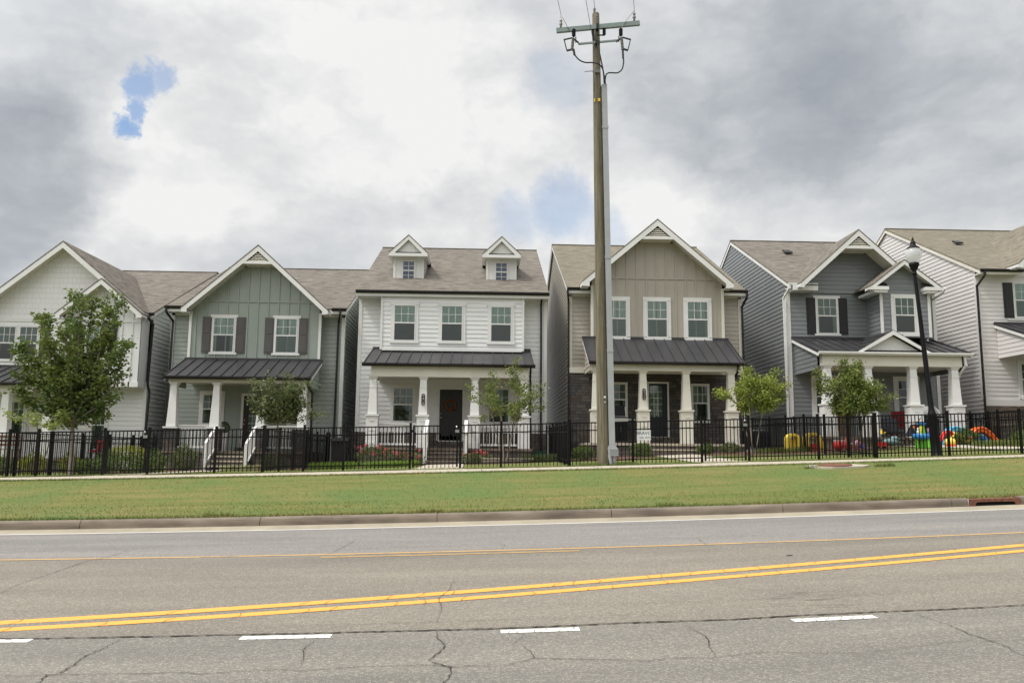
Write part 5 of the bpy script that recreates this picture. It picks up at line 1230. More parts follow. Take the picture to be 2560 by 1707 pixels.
# ---------------------------------------------------------------- plants
def leaves_mesh(name,pts,size,mt,parent,flat=.5,seed=1,nrm=None):
    """pts Nx3 leaf centres; each leaf is a folded diamond of two triangles"""
    rg=np.random.default_rng(seed); n=len(pts)
    d=rg.normal(size=(n,3)); d[:,2]*=flat; d/=np.linalg.norm(d,axis=1)[:,None]
    e=rg.normal(size=(n,3)); e-=d*(e*d).sum(1)[:,None]; e/=np.linalg.norm(e,axis=1)[:,None]
    f=np.cross(d,e); s=size*rg.uniform(.6,1.3,n)[:,None]
    V=np.stack([pts-d*s*.5,pts+e*s*.33+f*s*.10,pts+d*s*.55,pts-e*s*.33+f*s*.10],1).reshape(-1,3)
    o0=np.array(parent['org']) if parent is not None else np.zeros(3)
    V=V-o0
    me=bpy.data.meshes.new(name); me.vertices.add(4*n); me.vertices.foreach_set('co',V.ravel())
    me.loops.add(6*n); me.polygons.add(2*n)
    b=(np.arange(n)*4)[:,None]; idx=(b+np.array([0,1,2,0,2,3])).ravel(); me.loops.foreach_set('vertex_index',idx.astype(np.int32))
    me.polygons.foreach_set('loop_start',np.arange(0,6*n,3,dtype=np.int32)); me.polygons.foreach_set('loop_total',np.full(2*n,3,dtype=np.int32))
    me.update(); me.validate(); me.materials.append(mt)
    o=bpy.data.objects.new(name,me); COL.objects.link(o)
    if parent is not None: o.parent=parent; o['org']=tuple(o0)
    return o
def shoots_tree(root,base,tips,trunk_r,crotch,leaf,lsize,nper,barkm,spread=.22,seed=1,low=.25,stems=None,name='crown',clump=.10):
    """trunk from base to crotch; a leafy limb to each tip (3D)"""
    rg=np.random.default_rng(seed); b=Vector(base); c=Vector(crotch)
    m=MB(); 
    if stems is None: m.tube([b-Vector((0,0,.1)),b+Vector((0,0,.05)),b.lerp(c,.5)+Vector((.02,0,0)),c],[trunk_r*1.35,trunk_r,trunk_r*.85,trunk_r*.7],10)
    pts=[]; J=[]
    if stems is not None:
        zj=min(t[2] for t in tips)+.1; w_=(max(t[0] for t in tips)-min(t[0] for t in tips))*.16
        for q in range(5):
            j=Vector((b.x+math.cos(q*1.26+seed)*w_,b.y+math.sin(q*1.26+seed)*w_,zj+rg.uniform(-.15,.15))); J.append(j)
            m.tube(curve([b+Vector((math.cos(q*1.26+seed)*.05,math.sin(q*1.26+seed)*.05,-.05)),b.lerp(j,.5)+Vector((math.cos(q*1.26+seed)*.03,0,0)),j],5),[trunk_r*.75-trunk_r*.3*i_/10 for i_ in range(11)],7)
    for ti,tp in enumerate(tips):
        T=Vector(tp); st=c if stems is None else min(J,key=lambda j:(j-T).length)
        mid=st.lerp(T,.45)+Vector((rg.uniform(-.12,.12),rg.uniform(-.12,.12),-.04+rg.uniform(-.05,.08)))
        if stems is not None: mid=st.lerp(T,.5)+Vector(((st.x-T.x)*.12,(st.y-T.y)*.12,.03))
        P=curve([st,mid,T],8); Ls=(T-st).length; r0=trunk_r*(.42 if stems is None else .40)
        m.tube(P,[r0*(1-.85*i/(len(P)-1))+.003 for i in range(len(P))],6,False)
        # twigs with leaf clumps
        k=int(nper*max(Ls,.9))
        for j in range(max(4,k//14)):
            t=low+(1-low)*(rg.random()**.8); q=P[min(len(P)-1,int(t*(len(P)-1)))]
            w=spread*(1.15-.75*t)*max(Ls,.8)*.5+.06
            dr=rg.normal(size=3); dr[2]=abs(dr[2])*.7; dr/=np.linalg.norm(dr)
            e=np.array(q)+dr*w*rg.random()**.5
            if j%3==0: m.tube([q,Vector(e)],[.008,.003],4,False)
            nn_=14; pp=e+rg.normal(size=(nn_,3))*clump*(.8+.5*rg.random()); pts.append(pp)
    m.build('trunk',barkm,root)
    leaves_mesh(name,np.concatenate(pts),lsize,leaf,root,seed=seed)
# maple: silhouette tips measured in its own plane
tips=[]; rg=random.Random(5)
for cx,cy in ((355,340),(430,352),(515,352),(598,340),(560,420),(190,458),(282,492),(240,560),(95,612),(90,660),(655,600),(685,615),(672,765),(650,890),(600,985),(560,930),(140,780),(130,860),(160,900),(240,950),(330,1000),(420,1000),(500,960),(300,620),(380,480),(470,430),(440,560),(520,560),(350,700),(450,700),(560,700),(250,720),(200,800),(300,860),(420,860),(540,820),(610,800),(640,700),(180,700),(330,560)):
    X=-12.38+(cx-355)*.00579; Z=6.34-(cy-340)*.00579
    rr_=1-abs(X+12.1)/1.9; tips.append((X,24.7+rg.uniform(-1.2,1.2)*max(.25,rr_),Z))
MP=thing('maple_tree','tall dark green maple behind the front fence at far left','tree',(-11.95,24.7,gz(-11.95,24.7)))
shoots_tree(MP,(-11.95,24.7,gz(-11.95,24.7)),tips,.075,(-12.0,24.7,2.35),MT['leaf_maple'],.11,185,MT['bark_grey'],.20,3,.25,clump=.075)
def small_tree(label,bx,by,box,nt,leaf,seed,lsize=.08,nper=120,stems=True,tr=.035,z0=None,bk='bark_grey',extra=(),clump=.085,name='crape_myrtle',vase=.5,low=.45):
    rg=random.Random(seed); xl,xr,zl,zh=box; b=(bx,by,gz(bx,by)); r=thing(name,label,'tree',b); t=[]
    cx,cz=(xl+xr)/2,(zl+zh)/2
    while len(t)<nt:
        u,v,w=rg.uniform(-1,1),rg.uniform(-1,1),rg.uniform(-1,1)
        if .25<u*u+v*v+w*w<1: t.append((cx+u*(xr-xl)/2*.9,by+w*(xr-xl)/2*.8,cz+v*(zh-zl)/2*.9))
    t+=[(x,by+rg.uniform(-.2,.2),z) for x,z in extra]
    shoots_tree(r,b,t,tr,(bx,by,zl+.1) if not stems else b,leaf,lsize,nper,MT[bk],.22,seed,low,stems=True if stems else None,clump=clump); return r
small_tree('small mottled green tree in front of the sage house porch',-6.85,28.0,(-7.8,-5.85,2.45,4.2),34,MT['leaf_olive'],21,.085,165,False,.04,extra=((-7.85,3.4),(-7.7,3.9),(-5.9,3.95),(-7.7,3.0),(-5.8,3.2),(-5.4,2.85),(-6.6,4.12),(-7.6,3.75)),name='pear_tree')
small_tree('airy yellow green small tree right of the black door steps',.78,28.3,(-.25,2.1,2.6,4.3),26,MT['leaf_mid'],22,.08,95,True,.03,extra=((1.12,4.85),(.9,4.55),(-.45,3.85),(-.42,3.5),(2.15,3.7),(2.2,3.2),(2.05,3.95),(.3,4.4),(-.1,2.75)),low=.5)
small_tree('bright green umbrella shaped small tree between the taupe and gray houses',9.42,28.5,(8.55,10.7,2.95,4.5),36,MT['leaf_light'],23,.08,215,True,.03,extra=((8.05,3.85),(8.25,3.75),(10.75,4.1),(10.7,3.7),(10.4,4.6),(9.2,4.6),(9.0,3.3)),low=.55)
small_tree('leafy small tree hiding the left columns of the gray house',12.75,28.0,(11.75,13.7,2.80,4.75),38,MT['leaf_mid'],24,.085,215,True,.03,extra=((11.4,4.5),(11.55,4.1),(14.1,3.7),(14.05,3.3),(13.9,4.1),(12.4,4.9),(13.0,4.8)),low=.5,bk='bark')
small_tree('low pale crape myrtle behind the maple trunk',-15.1,29.0,(-16.2,-13.8,2.25,3.15),14,MT['leaf_light'],25,.085,60,True,.025,extra=((-13.6,2.75),(-16.3,2.9)),low=.55)
def bush(label,x,y,rx,rz,leaf,n,seed,size=.06,cat='bush',name='bush',group=None,ry=None,lift=0,core=True):
    rg=np.random.default_rng(seed); g=gz(x,y)+lift; r=thing(name,label,cat,(x,y,g),group); ry=ry or rx
    u=rg.normal(size=(n,3)); u/=np.linalg.norm(u,axis=1)[:,None]; rad=rg.uniform(.72,1.05,n)[:,None]
    lump=1+.12*np.sin(u[:,:1]*5+seed)+.10*np.sin(u[:,1:2]*6+2*seed)+.08*np.sin(u[:,2:]*7)
    P=u*rad*lump*np.array([rx,ry,rz])+np.array([x,y,g+rz*.95]); P=P[P[:,2]>g+.01]
    leaves_mesh('foliage',P,size,leaf,r,seed=seed,flat=1)
    m=MB()
    for i in range(6):
        a=i*1.05; m.tube([(x,y,g-.02),(x+math.cos(a)*rx*.5,y+math.sin(a)*ry*.5,g+rz*1.1)],[.014,.006],5)
    m.build('stem',MT['bark'],r); return r
def tuft(label,x,y,w,d,h,leaf,n,seed,name='ornamental_grass',cat='grass clump',group=None,width=.016,root=None):
    rg=np.random.default_rng(seed); r=thing(name,label,cat,(x,y,gz(x,y)),group) if root is None else root
    bx=x+rg.uniform(-w/2,w/2,n); by=y+rg.uniform(-d/2,d/2,n); bz=np.array([gz(a,b) for a,b in zip(bx,by)])
    a=rg.uniform(0,2*math.pi,n); le=rg.uniform(.15,.75,n)*h; hh=h*rg.uniform(.6,1.1,n)
    B=np.stack([bx,by,bz-.01],1); Mi=B+np.stack([np.cos(a)*le*.4,np.sin(a)*le*.4,hh*.7],1); T=B+np.stack([np.cos(a)*le,np.sin(a)*le,hh*.85],1)
    wv=np.stack([-np.sin(a),np.cos(a),np.zeros(n)],1)*width/2
    V=np.stack([B-wv,B+wv,Mi+wv*.8,Mi-wv*.8,T],1).reshape(-1,3)-np.array(r['org'])
    F=[f for i in range(n) for f in ((5*i,5*i+1,5*i+2,5*i+3),(5*i+3,5*i+2,5*i+4))]
    me=bpy.data.meshes.new('blades'); me.from_pydata(V.tolist(),[],F); me.materials.append(leaf)
    o=bpy.data.objects.new('blades',me); COL.objects.link(o); o.parent=r; o['org']=r['org']; return r
GB='round shrubs in the left front yard'
bush('yellow topped round shrub left of the maple trunk',-14.35,27.2,.42,.36,MT['leaf_yellow'],1500,1,.05,group=GB)
bush('yellow topped round shrub right of the maple trunk',-13.15,27.2,.40,.34,MT['leaf_yellow'],1400,2,.05,group=GB)
bush('dark round shrub behind the left gate post',-12.45,28.2,.40,.42,MT['leaf_dark'],1300,3,.05,group=GB)
bush('flat topped yellow green clipped shrub behind the left gate',-12.15,29.0,.60,.26,MT['leaf_yellow'],1900,4,.05,lift=.42,group=GB)
bush('wide low green shrub under the clipped yellow one',-11.6,27.6,.85,.30,MT['leaf_shrub'],2200,5,.06,group=GB)
bush('low leafy green shrub at the path edge behind the left gate',-12.4,27.0,.55,.26,MT['leaf_shrub'],1500,6,.06,group=GB)
bush('rounded green shrub just right of the left gate post',-10.75,27.6,.50,.36,MT['leaf_shrub'],1700,7,.06,group=GB)
bush('dark green holly ball in front of the sage house porch',-10.55,29.9,.48,.46,MT['leaf_dark'],2000,8,.06)
bush('dark shrub left of the maple near the bench',-15.6,27.6,.38,.32,MT['leaf_dark'],1100,9,.06)
bush('low dark shrub behind the fence under the pear tree',-7.1,28.6,.45,.26,MT['leaf_dark'],900,10,.06)
bush('small round green shrub left of the utility pole',3.55,29.2,.38,.25,MT['leaf_shrub'],1200,11,.06)
bush('small round green shrub right of the utility pole',5.72,29.6,.38,.26,MT['leaf_shrub'],1200,12,.06)
bush('small green shrub before the second stone column right of the steps',8.15,29.9,.32,.20,MT['leaf_shrub'],900,13,.06)
bush('small green shrub before the last taupe house column',8.95,29.8,.42,.20,MT['leaf_dark'],1000,14,.06)
bush('leafy green shrub in front of the toy arch, by the lamp post',17.65,29.6,.42,.30,MT['leaf_shrub'],1300,15,.07)
bush('low green shrub below the orange toy arch',19.7,29.2,.62,.24,MT['leaf_shrub'],1500,16,.07)
bush('low green shrub near the pale house, far right',21.2,29.3,.75,.26,MT['leaf_shrub'],1600,17,.07)
bush('reddish green shrub against the side fence at far right',21.0,31.0,.7,.42,MT['leaf_dark'],1500,18,.07)
GG='strappy border grasses'
tuft('pale variegated grass border left of the sage house walk',-11.3,28.5,1.3,.5,.24,MT['leaf_vari'],420,31,group=GG)
tuft('pale variegated grass border right of the sage house walk',-8.0,28.6,1.7,.5,.25,MT['leaf_vari'],600,32,group=GG)
tuft('bright lime grass row in front of the narrow gap by the sage house',-5.0,28.3,1.6,.5,.30,MT['leaf_lime'],700,33,group=GG)
tuft('bright lime grass row below the pink roses left of the steps',-3.1,28.4,1.9,.5,.28,MT['leaf_lime'],800,34,group=GG)
tuft('dark green grass clump right of the airy tree',2.2,28.8,1.7,.7,.34,MT['leaf_dark'],600,35,group=GG)
tuft('green grass row beside the dark condenser unit',10.6,28.8,2.0,.6,.26,MT['leaf_mid'],600,36,group=GG)
tuft('green daylily row along the path to the pale house',19.0,28.4,3.6,.7,.30,MT['leaf_mid'],1100,37,group=GG)
def roses(label,x,y,w,h,seed):
    r=bush(label,x,y,w/2,h/2,MT['leaf_dark'],int(1400*w),seed,.06,cat='rose bush',name='rose_bush',ry=.4)
    rg=np.random.default_rng(seed+100); P=[]
    for i in range(int(13*w)):
        c=np.array([x+rg.uniform(-w/2,w/2)*.9,y-.30+rg.uniform(-.1,.25),gz(x,y)+h*rg.uniform(.55,1.06)]); P.append(c+rg.normal(size=(12,3))*.028)
    leaves_mesh('blossom',np.concatenate(P),.055,MT['petal'],r,seed=seed)
roses('tall pink rose bush by the left porch railing of the dormered house',-3.75,29.5,1.5,.78,41)
roses('pink rose bush left of the front steps of the dormered house',-2.55,29.4,.95,.52,42)
roses('low pink rose bush right of the front steps',-.15,29.2,1.1,.42,43)
o=MB().box(-.0,1.75,28.55,28.68,gz(.8,28.6)-.05,gz(.8,28.6)+.14).box(-.02,1.77,28.5,28.73,gz(.8,28.6)+.14,gz(.8,28.6)+.18).build('garden_edging',MT['conc']); tag(o,'pale low concrete edging in the bed right of the steps','edging')
# ---------------------------------------------------------------- lawn blades
def blades(name,x0,x1,y0,y1,dens,h,seed,mt):
    rg=np.random.default_rng(seed); n=int((x1-x0)*(y1-y0)*dens); x=rg.uniform(x0,x1,n); y=rg.uniform(y0,y1,n)
    a=np.interp(y,AYy,AYz); z=a+.0305*x+.055*np.minimum((x/(.63*y))**2,2.5)
    z+=np.where(y>24.5,np.minimum(1,(y-24.5)/5)*np.clip(.07+.016*x,0,.30),0)
    th=rg.uniform(0,2*math.pi,n); hh=h*rg.uniform(.5,1.3,n); w=rg.uniform(.004,.008,n)*1.6
    b0=np.stack([x-np.cos(th)*w,y-np.sin(th)*w,z-.004],1); b1=np.stack([x+np.cos(th)*w,y+np.sin(th)*w,z-.004],1)
    ph=rg.uniform(0,2*math.pi,n); ln=hh*rg.uniform(.1,.8,n); t=np.stack([x+np.cos(ph)*ln,y+np.sin(ph)*ln,z+hh],1)
    V=np.stack([b0,b1,t],1).reshape(-1,3); me=bpy.data.meshes.new(name); me.vertices.add(3*n); me.vertices.foreach_set('co',V.ravel())
    me.loops.add(3*n); me.polygons.add(n); me.loops.foreach_set('vertex_index',np.arange(3*n,dtype=np.int32)); me.polygons.foreach_set('loop_start',np.arange(0,3*n,3,dtype=np.int32)); me.polygons.foreach_set('loop_total',np.full(n,3,dtype=np.int32))
    me.update(); me.materials.append(mt); o=bpy.data.objects.new(name,me); COL.objects.link(o); o['kind']='stuff'; return o
blades('grass',-12,13,15.57,17.2,330,.022,51,MT['blade'])
blades('grass',-14,15,17.2,21.25,120,.02,52,MT['blade'])
blades('grass',-11,12,15.52,15.72,2600,.06,53,MT['blade'])
blades('grass',-16,16,21.05,21.27,1500,.045,54,MT['blade'])
blades('grass',-17,17,22.80,23.7,700,.045,55,MT['blade'])
blades('grass',2.8,4.3,22.82,23.45,1500,.11,56,MT['blade'])
for i,(a,b) in enumerate([(-9.7,15.56),(-5.1,15.6),(-1.2,15.57),(3.3,15.58),(7.4,15.6),(8.0,20.3),(9.75,20.3)]): blades('grass',a,a+.5,b,b+.14,3500,.09,60+i,MT['blade'])
# ---------------------------------------------------------------- things on the porches and in the yards
def flr(x,y,z): return z
# wreaths
def wreath(x,y,z,r,lab):
    t=thing('wreath',lab,'wreath',(x,y,z)); rg=np.random.default_rng(7); n=420
    a=rg.uniform(0,2*math.pi,n); P=np.stack([x+np.cos(a)*r,np.full(n,y),z+np.sin(a)*r],1)+rg.normal(size=(n,3))*.035
    leaves_mesh('wreath_leaves',P,.05,MT['wreath'],t,seed=5,flat=1)
    MB().tube([(x+math.cos(q*math.pi/8)*r,y+.01,z+math.sin(q*math.pi/8)*r) for q in range(17)],.022,6).build('wreath_ring',MT['bark'],t)
wreath(-1.30,33.46,3.53,.19,'autumn wreath on the black door of the dormered house')
wreath(-9.05,33.46,3.25,.17,'brown wreath on the dark door of the sage house')
# planter
PL=thing('planter','tall white planter with a clipped ball shrub beside the sage house door','planter',(-10.05,32.6,1.6))
px_=-10.05; MB().add([(px_+s*w,32.6+t*w,z) for z,w in ((1.6,.13),(2.25,.20)) for s,t in ((-1,-1),(1,-1),(1,1),(-1,1))],[(0,1,5,4),(1,2,6,5),(2,3,7,6),(3,0,4,7),(3,2,1,0)]).box(px_-.22,px_+.22,32.38,32.82,2.25,2.30).build('pot',MT['white'],PL)
rg_=np.random.default_rng(3); u=rg_.normal(size=(900,3)); u/=np.linalg.norm(u,axis=1)[:,None]
leaves_mesh('ball_foliage',u*.23*rg_.uniform(.8,1.05,900)[:,None]+np.array([px_,32.6,2.50]),.05,MT['leaf_dark'],PL,seed=2,flat=1)
# bench and table, far left
BN=thing('bench','dark wooden slatted bench on the far left porch','bench',(-17.0,30.6,gz(-17,30.6)))
bx,by,bz=-17.2,30.2,1.15
m=MB(); 
for i in range(4): m.box(bx-.65,bx+.65,by-.25+i*.13,by-.14+i*.13,bz+.42,bz+.45)
m.build('seat',MT['wood_deck'],BN); m=MB()
for i in range(3): m.box(bx-.65,bx+.65,by+.28,by+.31,bz+.55+i*.14,bz+.65+i*.14)
m.build('backrest',MT['wood_deck'],BN)
for s in (-1,1):
    for yy in (by-.22,by+.28): MB().box(bx+s*.62-.03,bx+s*.62+.03,yy-.03,yy+.03,bz-.1,bz+(.42 if yy<by else .98)).build('leg',MT['wood_deck'],BN)
RC=thing('lounge_chair','dark red cushioned chair on the far left porch','chair',(-13.9,30.9,1.3))
m=MB().box(-14.2,-13.9,30.7,31.2,1.5,1.6).build('cushion',MT['red_chair'],RC); MB().box(-14.2,-13.95,31.2,31.3,1.6,1.95).build('backrest',MT['red_chair'],RC)
for x in (-14.2,-13.9):
    for y in (30.72,31.25): MB().box(x-.025,x+.025,y-.025,y+.025,1.0,1.85).build('leg',MT['black'],RC)
# gas grill (taupe house), lid open
GR1=thing('gas_grill','black and steel gas grill with raised lid, just right of the utility pole','grill',(5.25,31.9,2.04))
gx0,gx1=4.85,5.66; z=2.04; yq=31.75
MB().box(gx0+.06,gx1-.10,yq-.22,yq+.25,z+.08,z+.78).build('cabinet',MT['fabric_black'],GR1)
d_=MB().box(gx0+.08,(gx0+gx1)/2-.03,yq-.235,yq-.221,z+.12,z+.74).box((gx0+gx1)/2-.01,gx1-.12,yq-.235,yq-.221,z+.12,z+.74).build('cabinet_door',MT['black'],GR1)
MB().tube([(5.30,yq-.26,z+.42),(5.30,yq-.26,z+.62)],.012,8).build('handle',MT['chrome'],d_)
p_=MB().box(gx0,gx1-.08,yq-.27,yq-.22,z+.79,z+.95).build('control_panel',MT['stainless'],GR1)
for i in range(4): MB().lathe([(0,0),(.032,0),(.03,.03),(0,.03)],(0,0,0),12).build('knob',MT['chrome'],p_)
for i,k in enumerate([c for c in p_.children]): k.rotation_euler=(math.pi/2,0,0); k.location=Vector((gx0+.15+i*.16,yq-.272,z+.87))-Vector(GR1['org'])
MB().box(gx1-.10,gx1+.22,yq-.2,yq+.2,z+.88,z+.92).build('side_shelf',MT['stainless'],GR1)
MB().prism([(gx0+.06,yq-.2,z+.96),(gx0+.06,yq+.25,z+.96),(gx0+.06,yq+.38,z+1.42),(gx0+.06,yq+.22,z+1.46),(gx0+.06,yq+.05,z+1.05)],(.62,0,0)).build('lid',MT['black'],GR1)
MB().tube([(gx0+.06,yq-.02,z+1.02),(gx0+.68,yq-.02,z+1.02),(gx0+.68,yq+.12,z+1.4)],.014,8).build('lid_handle',MT['chrome'],GR1)
# charcoal grill with pale cover (gray house)
GR2=thing('gas_grill','black grill under a pale gray hood on the gray house porch, behind the lamp post','grill',(17.45,32.0,2.36))
xg,yg,zg=17.5,31.9,2.36
MB().box(xg-.32,xg+.32,yg-.25,yg+.25,zg+.1,zg+.75).build('cabinet',MT['fabric_black'],GR2)
MB().box(xg-.55,xg+.55,yg-.25,yg+.25,zg+.80,zg+.86).build('shelf',MT['black'],GR2)
MB().prism([(xg-.36,yg-.26,zg+.87),(xg+.36,yg-.26,zg+.87),(xg+.36,yg-.24,zg+1.05),(xg+.22,yg-.15,zg+1.24),(xg-.22,yg-.15,zg+1.24),(xg-.36,yg-.24,zg+1.05)],(0,.45,0)).build('hood',MT['stainless'],GR2)
for s in (-1,1):
    for t in (-1,1): MB().box(xg+s*.30-.02,xg+s*.30+.02,yg+t*.22-.02,yg+t*.22+.02,zg,zg+.1).build('leg',MT['black'],GR2)
MB().tube([(xg-.5,yg-.3,zg+.62),(xg-.5,yg-.3,zg+.35)],.05,8).build('hanging_tool',MT['fabric_black'],GR2)
# red wooden chair
RD=thing('porch_chair','red slatted chair beside the right window of the gray house','chair',(16.95,32.6,2.36))
xc,yc,zc=16.55+.2,32.5,2.36
for i in range(5): MB().box(xc-.30+i*.125,xc-.19+i*.125,yc+.16,yc+.19,zc+.40,zc+1.08).build('back_slat',MT['red_chair'],RD)
MB().box(xc-.33,xc+.33,yc-.30,yc+.16,zc+.38,zc+.42).build('seat',MT['red_chair'],RD)
for s in (-1,1):
    MB().box(xc+s*.36-.05,xc+s*.36+.05,yc-.35,yc+.2,zc+.60,zc+.63).build('armrest',MT['red_chair'],RD)
    for y in (yc-.30,yc+.15): MB().box(xc+s*.34-.03,xc+s*.34+.03,y-.03,y+.03,zc,zc+.6).build('leg',MT['red_chair'],RD)
# folding camp chair
g_=gz(14.9,29.8)
CC=thing('camp_chair','black folding camp chair on the lawn in front of the gray porch','chair',(15.0,29.9,g_))
xc,yc=15.0,29.9; z=g_+.12
MB().prism([(xc-.34,yc-.05,z+.52),(xc+.34,yc-.05,z+.52),(xc+.36,yc+.12,z+1.12),(xc-.36,yc+.12,z+1.12)],(0,.02,0)).build('backrest',MT['fabric_black'],CC)
MB().prism([(xc-.34,yc-.45,z+.50),(xc+.34,yc-.45,z+.50),(xc+.32,yc-.02,z+.44),(xc-.32,yc-.02,z+.44)],(0,0,.02)).build('seat',MT['fabric_black'],CC)
for s in (-1,1):
    MB().tube([(xc+s*.36,yc+.12,z+1.12),(xc+s*.34,yc+.0,z+.5),(xc-s*.30,yc-.1,g_)],.014,6).build('leg',MT['black'],CC)
    MB().tube([(xc+s*.34,yc-.45,z+.72),(xc+s*.34,yc-.45,z+.46),(xc-s*.30,yc-.42,g_)],.014,6).build('leg',MT['black'],CC)
    MB().box(xc+s*.36-.04,xc+s*.36+.04,yc-.46,yc+.08,z+.71,z+.74).build('armrest',MT['fabric_black'],CC)
# bicycle-like dark scooter: stroller frame
g_=gz(15.9,30.2); ST=thing('stroller','dark folding stroller standing right of the camp chair','stroller',(15.95,30.3,g_))
for x,y,r_ in ((15.68,30.1,.11),(16.22,30.1,.13),(15.68,30.5,.11),(16.22,30.5,.13)):
    MB().tube([(x+math.cos(q*math.pi/8)*r_,y,g_+.16+math.sin(q*math.pi/8)*r_) for q in range(17)],.022,6).build('wheel',MT['fabric_black'],ST)
MB().tube([(15.68,30.3,g_+.2),(16.0,30.3,g_+.6),(16.35,30.3,g_+1.05)],.016,6).tube([(16.22,30.3,g_+.2),(15.9,30.3,g_+.65)],.016,6).build('frame',MT['black'],ST)
MB().prism([(15.8,30.12,g_+.38),(16.15,30.12,g_+.36),(16.28,30.12,g_+.78),(16.05,30.12,g_+.82)],(0,.36,0)).build('seat',MT['fabric_black'],ST)
# yellow playhouse arches, red toy
def arch(name,lab,x,y,w,h,dep,mt,grp=None):
    g=gz(x,y); r=thing(name,lab,'toy',(x,y,g),grp); P=[]
    n=12
    for i in range(n+1): a=math.pi*i/n; P.append((x-math.cos(a)*w/2,y,g+h-w*.42+math.sin(a)*w*.42))
    Q=[(x-math.cos(math.pi*i/n)*(w/2-.09),y,g+h-w*.42+math.sin(math.pi*i/n)*(w*.42-.09)) for i in range(n+1)]
    m=MB()
    for i in range(n): m.prism([P[i],P[i+1],Q[i+1],Q[i]],(0,dep,0))
    m.box(x-w/2,x-w/2+.09,y,y+dep,g,g+h-w*.42).box(x+w/2-.09,x+w/2,y,y+dep,g,g+h-w*.42); m.build('arch_shell',mt,r)
    return r,g
r1,g1=arch('play_arch','yellow plastic toy arch, left of the pair behind the side fence',11.12,29.2,.46,.64,.35,MT['yellow_toy'],'yellow toy arches')
MB().box(10.96,11.28,29.45,29.5,g1,g1+.45).build('back_panel',MT['yellow_toy'],r1)
r2_,g2=arch('play_arch','yellow plastic toy arch with red base, right of the pair behind the side fence',11.72,28.9,.54,.66,.4,MT['yellow_toy'],'yellow toy arches')
MB().box(11.55,11.9,28.86,28.95,g2,g2+.26).build('red_base',MT['red_toy'],r2_)
MB().prism([(12.02,29.0,g2),(12.16,29.0,g2),(12.08,29.0,g2+.36),(12.0,29.0,g2+.4)],(0,.3,0)).build('side_slide',MT['yellow_toy'],r2_)
g3=gz(12.8,28.6); RT=thing('toy_tunnel','red plastic toy with rounded ends lying on the lawn','toy',(12.8,28.7,g3))
MB().ball((12.50,28.7,g3+.17),.20,.18,.17,14,8).build('body',MT['red_toy'],RT)
MB().ball((12.85,28.7,g3+.15),.13,.14,.16,12,8).build('seat',MT['red_toy'],RT)
MB().add([(12.9,28.6,g3+.08),(12.9,28.8,g3+.08),(12.9,28.8,g3+.24),(12.9,28.6,g3+.24),(13.2,28.64,g3+.02),(13.2,28.76,g3+.02),(13.2,28.76,g3+.09),(13.2,28.64,g3+.09)],[(0,1,5,4),(1,2,6,5),(2,3,7,6),(3,0,4,7),(4,5,6,7)]).build('nose',MT['red_toy'],RT)
# water table
g_=gz(15.55,28.6); wx,wy=15.42,28.5
WT=thing('water_table','blue and green plastic water table with a tower on the lawn','toy',(wx,wy,g_))
MB().lathe([(.30,.36),(.46,.40),(.52,.62),(.49,.62),(.42,.46),(.0,.44)],(wx,wy,g_),28).build('basin',MT['blue_toy'],WT)
for a in (.3,1.8,3.4,4.9):
    x,y=wx+math.cos(a)*.38,wy+math.sin(a)*.38; MB().tube([(x,y,g_),(x-.02,y,g_+.42)],[.09,.05],10).build('leg',MT['green_toy'],WT)
MB().tube([(wx,wy,g_),(wx,wy,g_+.4)],[.17,.14],12).build('pedestal',MT['green_toy'],WT)
tw=MB().tube([(wx,wy,g_+.45),(wx,wy,g_+1.0)],[.15,.09],12).build('tower',MT['green_toy'],WT)
MB().lathe([(.05,1.0),(.20,1.05),(.22,1.13),(.16,1.14),(0,1.1)],(wx,wy,g_),20).build('tower_cup',MT['blue_toy'],tw)
MB().bar((wx-.22,wy-.1,g_+.55),(wx-.12,wy-.1,g_+.95),.05,.10).build('chute',MT['yellow_toy'],WT)
MB().ball((wx-.27,wy-.1,g_+.68),.08,.07,.12,10,6).ball((wx-.27,wy-.1,g_+.84),.055,.05,.055,10,6).build('figure_scoop',MT['sign_white'],WT)
MB().bar((wx-.38,wy-.2,g_+.55),(wx-.52,wy-.2,g_+.86),.05,.05).build('squirter',MT['teal_toy'],WT)
MB().ball((wx-.53,wy-.2,g_+.90),.05,.05,.05,10,6).build('squirter_tip',MT['orange_toy'],WT)
MB().ball((wx+.30,wy,g_+.76),.10,.09,.12,10,6).build('wheel_scoop',MT['pink_toy'],WT)
WT.scale=(.70,.70,.78); CC.scale=(.85,.85,.85)
# arches of slides
def bow(name,lab,x0,x1,y,h,mt,th=.16,dep=.35,skew=0,off=0,grp='curved plastic slides'):
    g=gz((x0+x1)/2,y); r=thing(name,lab,'toy',((x0+x1)/2,y,g),grp); n=14; m=MB()
    P=[];Q=[]
    for i in range(n+1):
        t=i/n; a=math.pi*t; zc=math.sin(a**1.0)*h if not skew else h*math.sin(math.pi*t**skew)
        P.append((x0+(x1-x0)*t,y,g+off+zc)); Q.append((x0+(x1-x0)*t,y,g+off+max(0,zc-th)))
    for i in range(n): m.prism([P[i],P[i+1],Q[i+1],Q[i]],(0,dep,0))
    m.build('slide_bed',mt,r); e=MB(); e.tube([(p[0],p[1]-.0,p[2]+.02) for p in P],.035,6).tube([(p[0],p[1]+dep,p[2]+.02) for p in P],.035,6); e.build('slide_rim',mt,r); return r
bow('slide','light blue curved slide behind the lamp post',17.30,18.75,30.35,.64,MT['sky_toy'],.12,.3,skew=.55)
bow('slide','red curved rail left of the light blue slide',17.0,17.75,30.25,.50,MT['red_toy'],.09,.2)
bow('slide','yellow curved slide partly under the light blue one',17.25,18.05,30.15,.42,MT['yellow_toy'],.09,.2)
